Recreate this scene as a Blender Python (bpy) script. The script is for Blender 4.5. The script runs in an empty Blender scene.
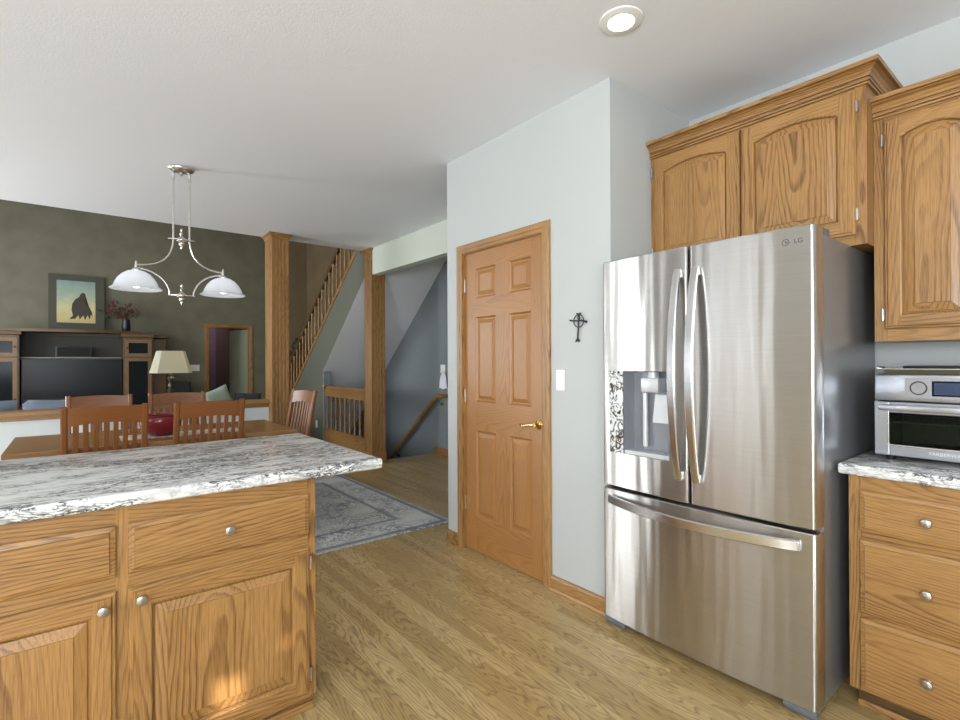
import bpy, bmesh, math, random
from mathutils import Vector, Matrix
random.seed(7)
PI = math.pi
sc = bpy.context.scene
C = sc.collection

# ------------------------------------------------------------------ camera
f_px = 505.65
yaw, pitch, roll = [math.radians(a) for a in (38.825, 0.157, -0.266)]
Fw = Vector((math.sin(yaw) * math.cos(pitch), math.cos(yaw) * math.cos(pitch), math.sin(pitch)))
Rt = Vector((math.cos(yaw), -math.sin(yaw), 0))
Up = Rt.cross(Fw)
R2 = Rt * math.cos(roll) + Up * math.sin(roll)
U2 = -Rt * math.sin(roll) + Up * math.cos(roll)
cam_d = bpy.data.cameras.new('camera')
cam_d.sensor_width = 36.0
cam_d.lens = f_px / 960 * 36.0
cam_d.clip_start = 0.02
cam = bpy.data.objects.new('camera', cam_d)
mw = Matrix.Identity(4)
for i in range(3):
    mw[i][0] = R2[i]; mw[i][1] = U2[i]; mw[i][2] = -Fw[i]
mw[0][3], mw[1][3], mw[2][3] = 0, 0, 1.30
cam.matrix_world = mw
C.objects.link(cam)
sc.camera = cam

# ------------------------------------------------------------------ world, lights, exposure
w = bpy.data.worlds.new('world'); sc.world = w; w.use_nodes = True
bg = w.node_tree.nodes['Background']
bg.inputs[0].default_value = (0.80, 0.90, 1.0, 1); bg.inputs[1].default_value = 1.4
sc.view_settings.view_transform = 'Standard'
sc.view_settings.look = 'None'
sc.view_settings.exposure = -0.12
sc.view_settings.gamma = 1.0
sc.view_settings.use_curve_mapping = False
sc.cycles.use_denoising = True
sc.cycles.max_bounces = 10
sc.cycles.diffuse_bounces = 6
sc.cycles.sample_clamp_indirect = 6


def area(name, loc, rot, sx, sy, e, col=(1, 1, 1)):
    l = bpy.data.lights.new(name, 'AREA'); l.shape = 'RECTANGLE'
    l.size = sx; l.size_y = sy; l.energy = e; l.color = col
    o = bpy.data.objects.new(name, l); o.location = loc; o.rotation_euler = rot
    C.objects.link(o); return o


DAY = (0.92, 0.97, 1.0)
UPT = math.radians(26)   # tilt added to window lamps to brighten the ceiling, like ground bounce
area('daylight_patio_door', (-2.62, 5.42, 1.10), (0, -PI / 2, 0), 1.95, 0.24, 45, DAY)
area('daylight_patio_door', (-2.62, 5.74, 1.10), (0, -PI / 2, 0), 1.95, 0.24, 45, DAY)
area('added_dining_light', (-2.62, 2.30, 1.60), (0, -PI / 2 - 0.1, 0), 1.15, 0.50, 8, DAY)  # pair of lamps added to brighten the refrigerator's right door
area('added_dining_light', (-2.62, 3.05, 1.60), (0, -PI / 2 - 0.1, 0), 1.15, 0.50, 8, DAY)
area('daylight_kitchen_window', (-2.62, -0.9, 1.55), (0, -PI / 2 - UPT, 0), 1.2, 1.4, 180, DAY)
area('daylight_rear_window', (-1.25, -2.62, 1.55), (PI / 2 + UPT, 0, 0), 2.1, 1.3, 130, DAY)
area('daylight_living_window', (-2.62, 8.6, 2.0), (0, -PI / 2, 0), 2.4, 2.2, 150, DAY)
area('added_fill_far_room', (2.5, 12.4, 2.55), (0, 0, 0), 0.4, 0.4, 14, (1, 0.95, 0.88))  # unseen fill lamp added to light the plum walls
sun = bpy.data.lights.new('sun', 'SUN'); sun.energy = 8.0; sun.angle = 0.012; sun.color = (1, 0.93, 0.8)
suno = bpy.data.objects.new('sun', sun); suno.rotation_euler = (math.radians(70), 0, 0); C.objects.link(suno)


# ------------------------------------------------------------------ material helpers
def new_mat(name):
    m = bpy.data.materials.new(name); m.use_nodes = True
    nt = m.node_tree
    return m, nt, nt.nodes['Principled BSDF']


def plain(name, col, rough=0.5, metal=0.0, **kw):
    m, nt, b = new_mat(name)
    b.inputs['Base Color'].default_value = (*col, 1)
    b.inputs['Roughness'].default_value = rough
    b.inputs['Metallic'].default_value = metal
    for k, v in kw.items():
        b.inputs[k.replace('_', ' ')].default_value = v
    return m


def N(nt, t, **kw):
    n = nt.nodes.new(t)
    for k, v in kw.items():
        setattr(n, k, v)
    return n


def ramp(nt, stops):
    n = nt.nodes.new('ShaderNodeValToRGB')
    e = n.color_ramp.elements
    while len(e) < len(stops):
        e.new(0.5)
    for el, (p, c) in zip(e, stops):
        el.position = p
        el.color = (*c, 1) if len(c) == 3 else c
    return n


def math_n(nt, op, a, b=None):
    n = nt.nodes.new('ShaderNodeMath'); n.operation = op
    for i, v in enumerate((a, b)):
        if v is None:
            continue
        if isinstance(v, (int, float)):
            n.inputs[i].default_value = v
        else:
            nt.links.new(v, n.inputs[i])
    return n.outputs[0]


def mixc(nt, fac, a, b, blend='MIX'):
    n = nt.nodes.new('ShaderNodeMix'); n.data_type = 'RGBA'; n.blend_type = blend
    for s, v in ((n.inputs[0], fac), (n.inputs[6], a), (n.inputs[7], b)):
        if isinstance(v, (int, float)):
            s.default_value = v
        elif isinstance(v, tuple):
            s.default_value = (*v, 1)
        else:
            nt.links.new(v, s)
    return n.outputs[2]


def oak(name, axis, light, dark, rough=0.38, ring=0.0105, contrast=1.0, tilt=0.035, coat=0.10):
    """board sawn from a log: growth rings round an axis a few degrees off the board's length"""
    m, nt, b = new_mat(name)
    L = nt.links
    tc = N(nt, 'ShaderNodeTexCoord')
    oi = N(nt, 'ShaderNodeObjectInfo')
    add = N(nt, 'ShaderNodeVectorMath', operation='MULTIPLY_ADD')
    cmb = N(nt, 'ShaderNodeCombineXYZ')
    for i, k in enumerate((3.1, 2.3, 5.7)):
        L.new(math_n(nt, 'FRACT', math_n(nt, 'MULTIPLY', oi.outputs['Random'], k * 7.31)), cmb.inputs[i])
    add.inputs[1].default_value = (1, 1, 1)
    L.new(tc.outputs['Object'], add.inputs[0]); L.new(cmb.outputs[0], add.inputs[2])
    P = add.outputs[0]
    sep = N(nt, 'ShaderNodeSeparateXYZ'); L.new(P, sep.inputs[0])
    idx = 'XYZ'.index(axis)
    al = sep.outputs[idx]; ac1 = sep.outputs[(idx + 1) % 3]; ac2 = sep.outputs[(idx + 2) % 3]
    # stretched noise that bends the rings
    c2 = N(nt, 'ShaderNodeCombineXYZ')
    L.new(math_n(nt, 'MULTIPLY', al, 0.9), c2.inputs[0])
    L.new(math_n(nt, 'MULTIPLY', ac1, 4.0), c2.inputs[1]); L.new(math_n(nt, 'MULTIPLY', ac2, 4.0), c2.inputs[2])
    nz = N(nt, 'ShaderNodeTexNoise'); nz.inputs['Scale'].default_value = 1.0; nz.inputs['Detail'].default_value = 3
    L.new(c2.outputs[0], nz.inputs['Vector'])
    bend = math_n(nt, 'MULTIPLY', math_n(nt, 'SUBTRACT', nz.outputs['Fac'], 0.5), 0.095)
    # repeated logs every 0.34 m across, so broad faces show several boards
    def pp(v, per, ph):
        t = math_n(nt, 'PINGPONG', math_n(nt, 'ADD', v, ph), per)
        return math_n(nt, 'SUBTRACT', t, per / 2)
    r1 = math_n(nt, 'ADD', pp(ac1, 0.27, 0.11), math_n(nt, 'MULTIPLY', al, tilt))
    r2 = math_n(nt, 'ADD', pp(ac2, 0.23, 0.05), math_n(nt, 'MULTIPLY', al, tilt * 1.6))
    d = math_n(nt, 'SQRT', math_n(nt, 'ADD', math_n(nt, 'MULTIPLY', r1, r1), math_n(nt, 'MULTIPLY', r2, r2)))
    d = math_n(nt, 'ADD', d, bend)
    s = math_n(nt, 'FRACT', math_n(nt, 'DIVIDE', d, ring))
    rg = ramp(nt, [(0.0, (0.08,) * 3), (0.5, (0.16,) * 3), (0.82, (0.95,) * 3), (0.93, (0.8,) * 3), (1.0, (0.08,) * 3)])
    L.new(s, rg.inputs[0])
    # fine pores along the grain
    c3 = N(nt, 'ShaderNodeCombineXYZ')
    L.new(math_n(nt, 'MULTIPLY', al, 14.0), c3.inputs[0])
    L.new(math_n(nt, 'MULTIPLY', ac1, 420.0), c3.inputs[1]); L.new(math_n(nt, 'MULTIPLY', ac2, 420.0), c3.inputs[2])
    pz = N(nt, 'ShaderNodeTexNoise'); pz.inputs['Scale'].default_value = 1.0; pz.inputs['Detail'].default_value = 2
    L.new(c3.outputs[0], pz.inputs['Vector'])
    pr = ramp(nt, [(0.42, (0,) * 3), (0.68, (1,) * 3)]); L.new(pz.outputs['Fac'], pr.inputs[0])
    # slow tone change
    c4 = N(nt, 'ShaderNodeCombineXYZ')
    L.new(math_n(nt, 'MULTIPLY', al, 0.7), c4.inputs[0])
    L.new(math_n(nt, 'MULTIPLY', ac1, 5.0), c4.inputs[1]); L.new(math_n(nt, 'MULTIPLY', ac2, 5.0), c4.inputs[2])
    tz = N(nt, 'ShaderNodeTexNoise'); tz.inputs['Scale'].default_value = 1.0; tz.inputs['Detail'].default_value = 1
    L.new(c4.outputs[0], tz.inputs['Vector'])
    tr_ = ramp(nt, [(0.35, (0.35,) * 3), (0.62, (1,) * 3)]); L.new(tz.outputs['Fac'], tr_.inputs[0])
    fac = math_n(nt, 'MULTIPLY', math_n(nt, 'MULTIPLY', rg.outputs[0], tr_.outputs[0]), 0.74 * contrast)
    fac = math_n(nt, 'ADD', fac, math_n(nt, 'MULTIPLY', pr.outputs[0], 0.42 * contrast))
    fac = math_n(nt, 'ADD', fac, math_n(nt, 'MULTIPLY', math_n(nt, 'SUBTRACT', tz.outputs['Fac'], 0.5), 0.35))
    fac.node.use_clamp = True
    col = mixc(nt, fac, light, dark)
    L.new(col, b.inputs['Base Color'])
    b.inputs['Roughness'].default_value = rough
    b.inputs['Coat Weight'].default_value = coat
    b.inputs['Coat Roughness'].default_value = 0.22
    bp = N(nt, 'ShaderNodeBump'); bp.inputs['Strength'].default_value = 0.12; bp.inputs['Distance'].default_value = 0.001
    bp.invert = True
    L.new(fac, bp.inputs['Height']); L.new(bp.outputs[0], b.inputs['Normal'])
    return m


OL, OD = (0.385, 0.205, 0.067), (0.122, 0.050, 0.014)
OAK = {a: oak('oak_' + a, a, OL, OD) for a in 'XYZ'}
DL, DD = (0.36, 0.165, 0.044), (0.18, 0.072, 0.019)
DOAK = {a: oak('door_oak_' + a, a, DL, DD, contrast=0.7) for a in 'YZ'}
CH = {a: oak('cherry_' + a, a, (0.225, 0.082, 0.024), (0.115, 0.038, 0.012), contrast=0.6, rough=0.32) for a in 'XYZ'}
DK = {a: oak('dark_oak_' + a, a, (0.12, 0.064, 0.025), (0.05, 0.026, 0.012), contrast=0.8, coat=0.05) for a in 'XYZ'}


def wall_mat(name, col, bump=0.05, scale=180, mott=0.0, mscale=3.0, col2=None, rough=0.7):
    m, nt, b = new_mat(name)
    tc = N(nt, 'ShaderNodeTexCoord')
    nz = N(nt, 'ShaderNodeTexNoise'); nz.inputs['Scale'].default_value = scale; nz.inputs['Detail'].default_value = 3
    nt.links.new(tc.outputs['Object'], nz.inputs['Vector'])
    bp = N(nt, 'ShaderNodeBump'); bp.inputs['Strength'].default_value = bump; bp.inputs['Distance'].default_value = 0.004
    nt.links.new(nz.outputs['Fac'], bp.inputs['Height']); nt.links.new(bp.outputs[0], b.inputs['Normal'])
    if col2:
        n2 = N(nt, 'ShaderNodeTexNoise'); n2.inputs['Scale'].default_value = mscale; n2.inputs['Detail'].default_value = 5
        nt.links.new(tc.outputs['Object'], n2.inputs['Vector'])
        r = ramp(nt, [(0.3, col), (0.7, col2)]); nt.links.new(n2.outputs['Fac'], r.inputs[0])
        nt.links.new(r.outputs[0], b.inputs['Base Color'])
    else:
        b.inputs['Base Color'].default_value = (*col, 1)
    b.inputs['Roughness'].default_value = rough
    return m


M_WALL = wall_mat('wall_paint_grey', (0.465, 0.485, 0.48))
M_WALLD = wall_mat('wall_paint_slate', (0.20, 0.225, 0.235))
M_SAGE = wall_mat('wall_paint_sage', (0.56, 0.60, 0.52))
M_CEIL = wall_mat('ceiling_paint', (0.78, 0.805, 0.85), bump=0.25, scale=90)
M_SOFFIT = wall_mat('soffit_paint', (0.80, 0.81, 0.84), bump=0.3, scale=90)
M_GREEN = wall_mat('wall_paint_olive', (0.130, 0.121, 0.078), col2=(0.172, 0.162, 0.108), mscale=3.2)
M_BROWN = wall_mat('wall_tan', (0.16, 0.115, 0.06), col2=(0.21, 0.15, 0.08), mscale=2.2)  # browner tone for the stair-side walls than the olive back wall
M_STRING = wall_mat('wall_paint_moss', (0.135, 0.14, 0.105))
M_PURPLE = wall_mat('wall_paint_plum', (0.10, 0.055, 0.085))
M_HALF = wall_mat('half_wall_paint', (0.72, 0.78, 0.80))
M_WHITE = plain('white_plastic', (0.80, 0.80, 0.78), 0.35)
M_BLACK = plain('black_plastic', (0.012, 0.012, 0.014), 0.35)
M_NICKEL = plain('satin_nickel', (0.50, 0.485, 0.46), 0.30, 1.0)
M_BRASS = plain('polished_brass', (0.78, 0.56, 0.22), 0.18, 1.0)
M_IRON = plain('dark_iron', (0.05, 0.05, 0.055), 0.45, 0.8)
M_GLASS_DK = plain('dark_glass', (0.012, 0.014, 0.016), 0.10, 0, Specular_IOR_Level=0.08)
M_OUTGLASS = plain('window_trim_white', (0.8, 0.8, 0.8), 0.4)


def steel(name, col, rough=0.30, aniso=0.94, wave=0.16):
    m, nt, b = new_mat(name)
    b.inputs['Metallic'].default_value = 1.0
    b.inputs['Roughness'].default_value = rough
    b.inputs['Anisotropic'].default_value = aniso
    b.inputs['Anisotropic Rotation'].default_value = 0.25
    tg = N(nt, 'ShaderNodeTangent', direction_type='RADIAL', axis='Z')
    nt.links.new(tg.outputs[0], b.inputs['Tangent'])
    tc = N(nt, 'ShaderNodeTexCoord')
    mp = N(nt, 'ShaderNodeMapping'); mp.inputs['Scale'].default_value = (6, 6, 900)
    nt.links.new(tc.outputs['Object'], mp.inputs[0])
    nz = N(nt, 'ShaderNodeTexNoise'); nz.inputs['Scale'].default_value = 1; nz.inputs['Detail'].default_value = 2
    nt.links.new(mp.outputs[0], nz.inputs['Vector'])
    r = ramp(nt, [(0.3, tuple(c * 0.93 for c in col)), (0.7, tuple(min(1, c * 1.05) for c in col))])
    nt.links.new(nz.outputs['Fac'], r.inputs[0]); nt.links.new(r.outputs[0], b.inputs['Base Color'])
    mp2 = N(nt, 'ShaderNodeMapping'); mp2.inputs['Scale'].default_value = (1, 13, 1.1)
    nt.links.new(tc.outputs['Object'], mp2.inputs[0])
    n2 = N(nt, 'ShaderNodeTexNoise'); n2.inputs['Scale'].default_value = 1; n2.inputs['Detail'].default_value = 1
    nt.links.new(mp2.outputs[0], n2.inputs['Vector'])
    bp = N(nt, 'ShaderNodeBump'); bp.inputs['Strength'].default_value = wave; bp.inputs['Distance'].default_value = 0.02
    nt.links.new(n2.outputs['Fac'], bp.inputs['Height']); nt.links.new(bp.outputs[0], b.inputs['Normal'])
    return m


M_STEEL = steel('brushed_steel', (0.56, 0.545, 0.525))
M_HANDLE = plain('satin_steel_bar', (0.66, 0.66, 0.67), 0.24, 1.0)
M_CASE = plain('grey_fridge_side', (0.27, 0.275, 0.285), 0.32, 0.6)
M_GREYP = plain('grey_plastic', (0.13, 0.145, 0.17), 0.4)
M_SILVERP = plain('silver_plastic', (0.55, 0.56, 0.57), 0.35, 0.35)


def granite(name, axis):
    m, nt, b = new_mat(name)
    L = nt.links
    tc = N(nt, 'ShaderNodeTexCoord')
    mp = N(nt, 'ShaderNodeMapping')
    s = [13.0, 13.0, 13.0]; s['XYZ'.index(axis)] = 4.2
    mp.inputs['Scale'].default_value = s
    L.new(tc.outputs['Object'], mp.inputs[0])
    n1 = N(nt, 'ShaderNodeTexNoise'); n1.inputs['Scale'].default_value = 1.6; n1.inputs['Detail'].default_value = 8
    n1.inputs['Roughness'].default_value = 0.72; n1.inputs['Distortion'].default_value = 1.1
    L.new(mp.outputs[0], n1.inputs['Vector'])
    r1 = ramp(nt, [(0.30, (0.28, 0.28, 0.27)), (0.43, (0.68, 0.68, 0.67)), (0.60, (0.82, 0.825, 0.82)), (0.75, (0.50, 0.48, 0.44))])
    L.new(n1.outputs['Fac'], r1.inputs[0])
    n2 = N(nt, 'ShaderNodeTexNoise'); n2.inputs['Scale'].default_value = 2.1; n2.inputs['Detail'].default_value = 9
    n2.inputs['Roughness'].default_value = 0.68; n2.inputs['Distortion'].default_value = 2.2
    L.new(mp.outputs[0], n2.inputs['Vector'])
    vein = math_n(nt, 'ABSOLUTE', math_n(nt, 'SUBTRACT', n2.outputs['Fac'], 0.5))
    r2 = ramp(nt, [(0.0, (1,) * 3), (0.022, (0.9,) * 3), (0.055, (0,) * 3)])
    L.new(vein, r2.inputs[0])
    n3 = N(nt, 'ShaderNodeTexNoise'); n3.inputs['Scale'].default_value = 0.9; n3.inputs['Detail'].default_value = 3
    L.new(mp.outputs[0], n3.inputs['Vector'])
    r3 = ramp(nt, [(0.40, (0,) * 3), (0.56, (1,) * 3)]); L.new(n3.outputs['Fac'], r3.inputs[0])
    n4 = N(nt, 'ShaderNodeTexNoise'); n4.inputs['Scale'].default_value = 7.0; n4.inputs['Detail'].default_value = 4
    L.new(mp.outputs[0], n4.inputs['Vector'])
    r4 = ramp(nt, [(0.60, (0,) * 3), (0.68, (0.8,) * 3)]); L.new(n4.outputs['Fac'], r4.inputs[0])
    fac = math_n(nt, 'MAXIMUM', math_n(nt, 'MULTIPLY', r2.outputs[0], r3.outputs[0]), math_n(nt, 'MULTIPLY', r4.outputs[0], r3.outputs[0]))
    col = mixc(nt, fac, r1.outputs[0], (0.035, 0.037, 0.045))
    L.new(col, b.inputs['Base Color'])
    b.inputs['Roughness'].default_value = 0.22
    return m


M_GRAN_X = granite('granite_island', 'X')
M_GRAN_Y = granite('granite_counter', 'Y')


def floor_mat():
    m, nt, b = new_mat('oak_strip_floor')
    L = nt.links
    tc = N(nt, 'ShaderNodeTexCoord')
    sep = N(nt, 'ShaderNodeSeparateXYZ'); L.new(tc.outputs['Object'], sep.inputs[0])
    x, y = sep.outputs[0], sep.outputs[1]
    W = 0.0572
    row = math_n(nt, 'FLOOR', math_n(nt, 'DIVIDE', x, W))
    wn = N(nt, 'ShaderNodeTexWhiteNoise', noise_dimensions='1D'); L.new(row, wn.inputs['W'])
    yo = math_n(nt, 'ADD', math_n(nt, 'DIVIDE', y, 0.95), math_n(nt, 'MULTIPLY', wn.outputs['Value'], 7.0))
    brd = math_n(nt, 'FLOOR', yo)
    cb = N(nt, 'ShaderNodeCombineXYZ'); L.new(row, cb.inputs[0]); L.new(brd, cb.inputs[1])
    wn2 = N(nt, 'ShaderNodeTexWhiteNoise', noise_dimensions='2D'); L.new(cb.outputs[0], wn2.inputs['Vector'])
    sp2 = N(nt, 'ShaderNodeSeparateColor'); L.new(wn2.outputs['Color'], sp2.inputs[0])
    # grain, offset per board
    xl = math_n(nt, 'MULTIPLY', math_n(nt, 'SUBTRACT', math_n(nt, 'FRACT', math_n(nt, 'DIVIDE', x, W)), 0.5), W)
    gx = math_n(nt, 'ADD', xl, math_n(nt, 'MULTIPLY', math_n(nt, 'SUBTRACT', sp2.outputs[0], 0.5), 0.10))
    al = math_n(nt, 'ADD', y, math_n(nt, 'MULTIPLY', sp2.outputs[1], 40.0))
    c = N(nt, 'ShaderNodeCombineXYZ'); L.new(math_n(nt, 'MULTIPLY', x, 14.0), c.inputs[0]); L.new(math_n(nt, 'MULTIPLY', al, 2.6), c.inputs[1])
    nz = N(nt, 'ShaderNodeTexNoise'); nz.inputs['Scale'].default_value = 1; nz.inputs['Detail'].default_value = 3
    L.new(c.outputs[0], nz.inputs['Vector'])
    dep = math_n(nt, 'MULTIPLY', math_n(nt, 'SUBTRACT', math_n(nt, 'PINGPONG', al, 1.2), 0.6), 0.10)
    d = math_n(nt, 'SQRT', math_n(nt, 'ADD', math_n(nt, 'MULTIPLY', gx, gx), math_n(nt, 'MULTIPLY', dep, dep)))
    d = math_n(nt, 'ADD', d, math_n(nt, 'MULTIPLY', math_n(nt, 'SUBTRACT', nz.outputs['Fac'], 0.5), 0.07))
    s = math_n(nt, 'FRACT', math_n(nt, 'DIVIDE', d, 0.0105))
    rg = ramp(nt, [(0.0, (0.1,) * 3), (0.5, (0.18,) * 3), (0.85, (1.0,) * 3), (1.0, (0.1,) * 3)]); L.new(s, rg.inputs[0])
    c3 = N(nt, 'ShaderNodeCombineXYZ'); L.new(math_n(nt, 'MULTIPLY', x, 380.0), c3.inputs[0]); L.new(math_n(nt, 'MULTIPLY', al, 13.0), c3.inputs[1])
    pz = N(nt, 'ShaderNodeTexNoise'); pz.inputs['Scale'].default_value = 1; pz.inputs['Detail'].default_value = 2
    L.new(c3.outputs[0], pz.inputs['Vector'])
    pr = ramp(nt, [(0.45, (0,) * 3), (0.7, (1,) * 3)]); L.new(pz.outputs['Fac'], pr.inputs[0])
    fac = math_n(nt, 'ADD', math_n(nt, 'MULTIPLY', rg.outputs[0], 0.72), math_n(nt, 'MULTIPLY', pr.outputs[0], 0.40)); fac.node.use_clamp = True
    base = ramp(nt, [(0.0, (0.44, 0.30, 0.12)), (0.5, (0.52, 0.37, 0.16)), (1.0, (0.61, 0.445, 0.21))])
    L.new(sp2.outputs[2], base.inputs[0])
    dk = mixc(nt, 0.75, base.outputs[0], (0.10, 0.055, 0.02))
    col = mixc(nt, fac, base.outputs[0], dk)
    # seams between boards
    e1 = math_n(nt, 'LESS_THAN', math_n(nt, 'FRACT', math_n(nt, 'DIVIDE', x, W)), 0.018)
    e2 = math_n(nt, 'LESS_THAN', math_n(nt, 'FRACT', yo), 0.0018)
    seam = math_n(nt, 'MAXIMUM', e1, e2)
    col = mixc(nt, math_n(nt, 'MULTIPLY', seam, 0.55), col, (0.09, 0.05, 0.02))
    L.new(col, b.inputs['Base Color'])
    b.inputs['Roughness'].default_value = 0.30
    bp = N(nt, 'ShaderNodeBump'); bp.inputs['Strength'].default_value = 0.12; bp.inputs['Distance'].default_value = 0.001; bp.invert = True
    L.new(math_n(nt, 'ADD', seam, math_n(nt, 'MULTIPLY', fac, 0.4)), bp.inputs['Height']); L.new(bp.outputs[0], b.inputs['Normal'])
    return m


M_FLOOR = floor_mat()


# ------------------------------------------------------------------ mesh builder
class MB:
    def __init__(self):
        self.bm = bmesh.new(); self.mi = 0

    def face(self, vs, mi=None):
        try:
            f = self.bm.faces.new(vs); f.material_index = self.mi if mi is None else mi; return f
        except ValueError:
            return None

    def v(self, p):
        return self.bm.verts.new(p)

    def box(self, x0, x1, y0, y1, z0, z1, bev=0.0, mat=None, seg=2):
        x0, x1 = min(x0, x1), max(x0, x1); y0, y1 = min(y0, y1), max(y0, y1); z0, z1 = min(z0, z1), max(z0, z1)
        P = [(x0, y0, z0), (x1, y0, z0), (x1, y1, z0), (x0, y1, z0), (x0, y0, z1), (x1, y0, z1), (x1, y1, z1), (x0, y1, z1)]
        if mat is not None:
            P = [mat @ Vector(p) for p in P]
        vs = [self.v(p) for p in P]
        fs = [self.face([vs[i] for i in q]) for q in ((0, 3, 2, 1), (4, 5, 6, 7), (0, 1, 5, 4), (1, 2, 6, 5), (2, 3, 7, 6), (3, 0, 4, 7))]
        if bev > 0:
            es = list({e for f in fs for e in f.edges})
            r = bmesh.ops.bevel(self.bm, geom=es, offset=bev, segments=seg, affect='EDGES', profile=0.5, clamp_overlap=True)
            for f in r['faces']:
                f.material_index = self.mi
        return self

    def prism(self, poly, axis, a, b):
        """poly in the two other axes (cyclic order), extruded from a to b along axis"""
        i = 'XYZ'.index(axis)
        def mk(p, t):
            q = [0, 0, 0]; q[i] = t; q[(i + 1) % 3] = p[0]; q[(i + 2) % 3] = p[1]; return q
        A = [self.v(mk(p, a)) for p in poly]; B = [self.v(mk(p, b)) for p in poly]
        n = len(poly)
        self.face(A[::-1]); self.face(B)
        for k in range(n):
            self.face([A[k], A[(k + 1) % n], B[(k + 1) % n], B[k]])
        return self

    def loft(self, rings, cap0=True, cap1=True, closed=True):
        R = [[self.v(p) for p in r] for r in rings]
        n = len(R[0])
        for a, b in zip(R, R[1:]):
            for k in range(n if closed else n - 1):
                self.face([a[k], a[(k + 1) % n], b[(k + 1) % n], b[k]])
        if cap0: self.face(R[0][::-1])
        if cap1: self.face(R[-1])
        return self

    def lathe(self, prof, c=(0, 0, 0), seg=20, axis='Z'):
        """prof: [(r, h)] round an axis through c"""
        rings = []
        for r, h in prof:
            ring = []
            for k in range(seg):
                a = 2 * PI * k / seg
                u, v = max(r, 1e-5) * math.cos(a), max(r, 1e-5) * math.sin(a)
                q = {'Z': (u, v, h), 'X': (h, u, v), 'Y': (v, h, u)}[axis]
                ring.append((c[0] + q[0], c[1] + q[1], c[2] + q[2]))
            rings.append(ring)
        return self.loft(rings)

    def tube(self, pts, r, seg=10, caps=True):
        pts = [Vector(p) for p in pts]
        rs = r if isinstance(r, (list, tuple)) else [r] * len(pts)
        rings = []
        t0 = (pts[1] - pts[0]).normalized()
        n = t0.orthogonal().normalized()
        for i, p in enumerate(pts):
            t = (pts[min(i + 1, len(pts) - 1)] - pts[max(i - 1, 0)]).normalized()
            n = (n - t * n.dot(t)).normalized()
            bb = t.cross(n)
            rings.append([p + (n * math.cos(2 * PI * k / seg) + bb * math.sin(2 * PI * k / seg)) * rs[i] for k in range(seg)])
        return self.loft(rings, caps, caps)

    def bar(self, pts, wdir, wid, th, widths=None):
        """flat bar along pts; wdir = width direction"""
        pts = [Vector(p) for p in pts]; wd = Vector(wdir).normalized()
        rings = []
        for i, p in enumerate(pts):
            t = (pts[min(i + 1, len(pts) - 1)] - pts[max(i - 1, 0)]).normalized()
            n = t.cross(wd).normalized()
            W = (widths[i] if widths else wid) / 2
            T = th / 2; c = min(W, T) * 0.45
            prof = [(-W + c, -T), (W - c, -T), (W, -T + c), (W, T - c), (W - c, T), (-W + c, T), (-W, T - c), (-W, -T + c)]
            rings.append([p + wd * a + n * b for a, b in prof])
        return self.loft(rings)

    def build(self, name, mats, parent=None, smooth=None, origin=None, fix=True):
        bm = self.bm
        if fix:
            bmesh.ops.recalc_face_normals(bm, faces=bm.faces)
        me = bpy.data.meshes.new(name)
        mats = mats if isinstance(mats, (list, tuple)) else [mats]
        if parent is None and origin is None:
            xs = [v.co for v in bm.verts]
            lo = [min(c[i] for c in xs) for i in range(3)]; hi = [max(c[i] for c in xs) for i in range(3)]
            origin = ((lo[0] + hi[0]) / 2, (lo[1] + hi[1]) / 2, lo[2])
        if parent is not None:
            off = Vector((0, 0, 0)); p = parent
            while p is not None:
                off += p.location; p = p.parent
        else:
            off = Vector(origin)
        bmesh.ops.translate(bm, verts=bm.verts, vec=-off)
        if smooth is not None:
            for f in bm.faces: f.smooth = True
            ang = math.radians(smooth)
            for e in bm.edges:
                if len(e.link_faces) == 2 and e.calc_face_angle(0) > ang:
                    e.smooth = False
        bm.to_mesh(me); bm.free()
        for m in mats: me.materials.append(m)
        o = bpy.data.objects.new(name, me)
        C.objects.link(o)
        if parent is not None:
            o.parent = parent
        else:
            o.location = off
        return o


def tag(o, label=None, cat=None, group=None, kind=None):
    if label: o['label'] = label
    if cat: o['category'] = cat
    if group: o['group'] = group
    if kind: o['kind'] = kind
    return o


def empty(name, loc, label=None, cat=None, group=None, kind=None):
    o = bpy.data.objects.new(name, None); o.location = loc; o.empty_display_size = 0.1
    C.objects.link(o)
    return tag(o, label, cat, group, kind)


def struct(name, mb, mat, label=None, parent=None, smooth=None):
    o = mb.build(name, mat, parent, smooth=smooth)
    if parent is None: o['kind'] = 'structure'
    if label: o['label'] = label
    return o


def kids(o):
    return [c for c in bpy.data.objects if c.parent == o]


def copy_tree(o, parent=None):
    c = o.copy(); C.objects.link(c); c.parent = parent
    for ch in kids(o):
        copy_tree(ch, c)
    return c


def text_mesh(body, size, depth=0.0006, spacing=1.0):
    cu = bpy.data.curves.new('lettering', 'FONT'); cu.body = body; cu.size = size; cu.extrude = depth
    cu.align_x = 'CENTER'; cu.align_y = 'CENTER'; cu.space_character = spacing
    t = bpy.data.objects.new('lettering', cu); C.objects.link(t)
    bpy.context.view_layer.update()
    me = bpy.data.meshes.new_from_object(t.evaluated_get(bpy.context.evaluated_depsgraph_get()))
    bpy.data.objects.remove(t); bpy.data.curves.remove(cu)
    return me


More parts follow.
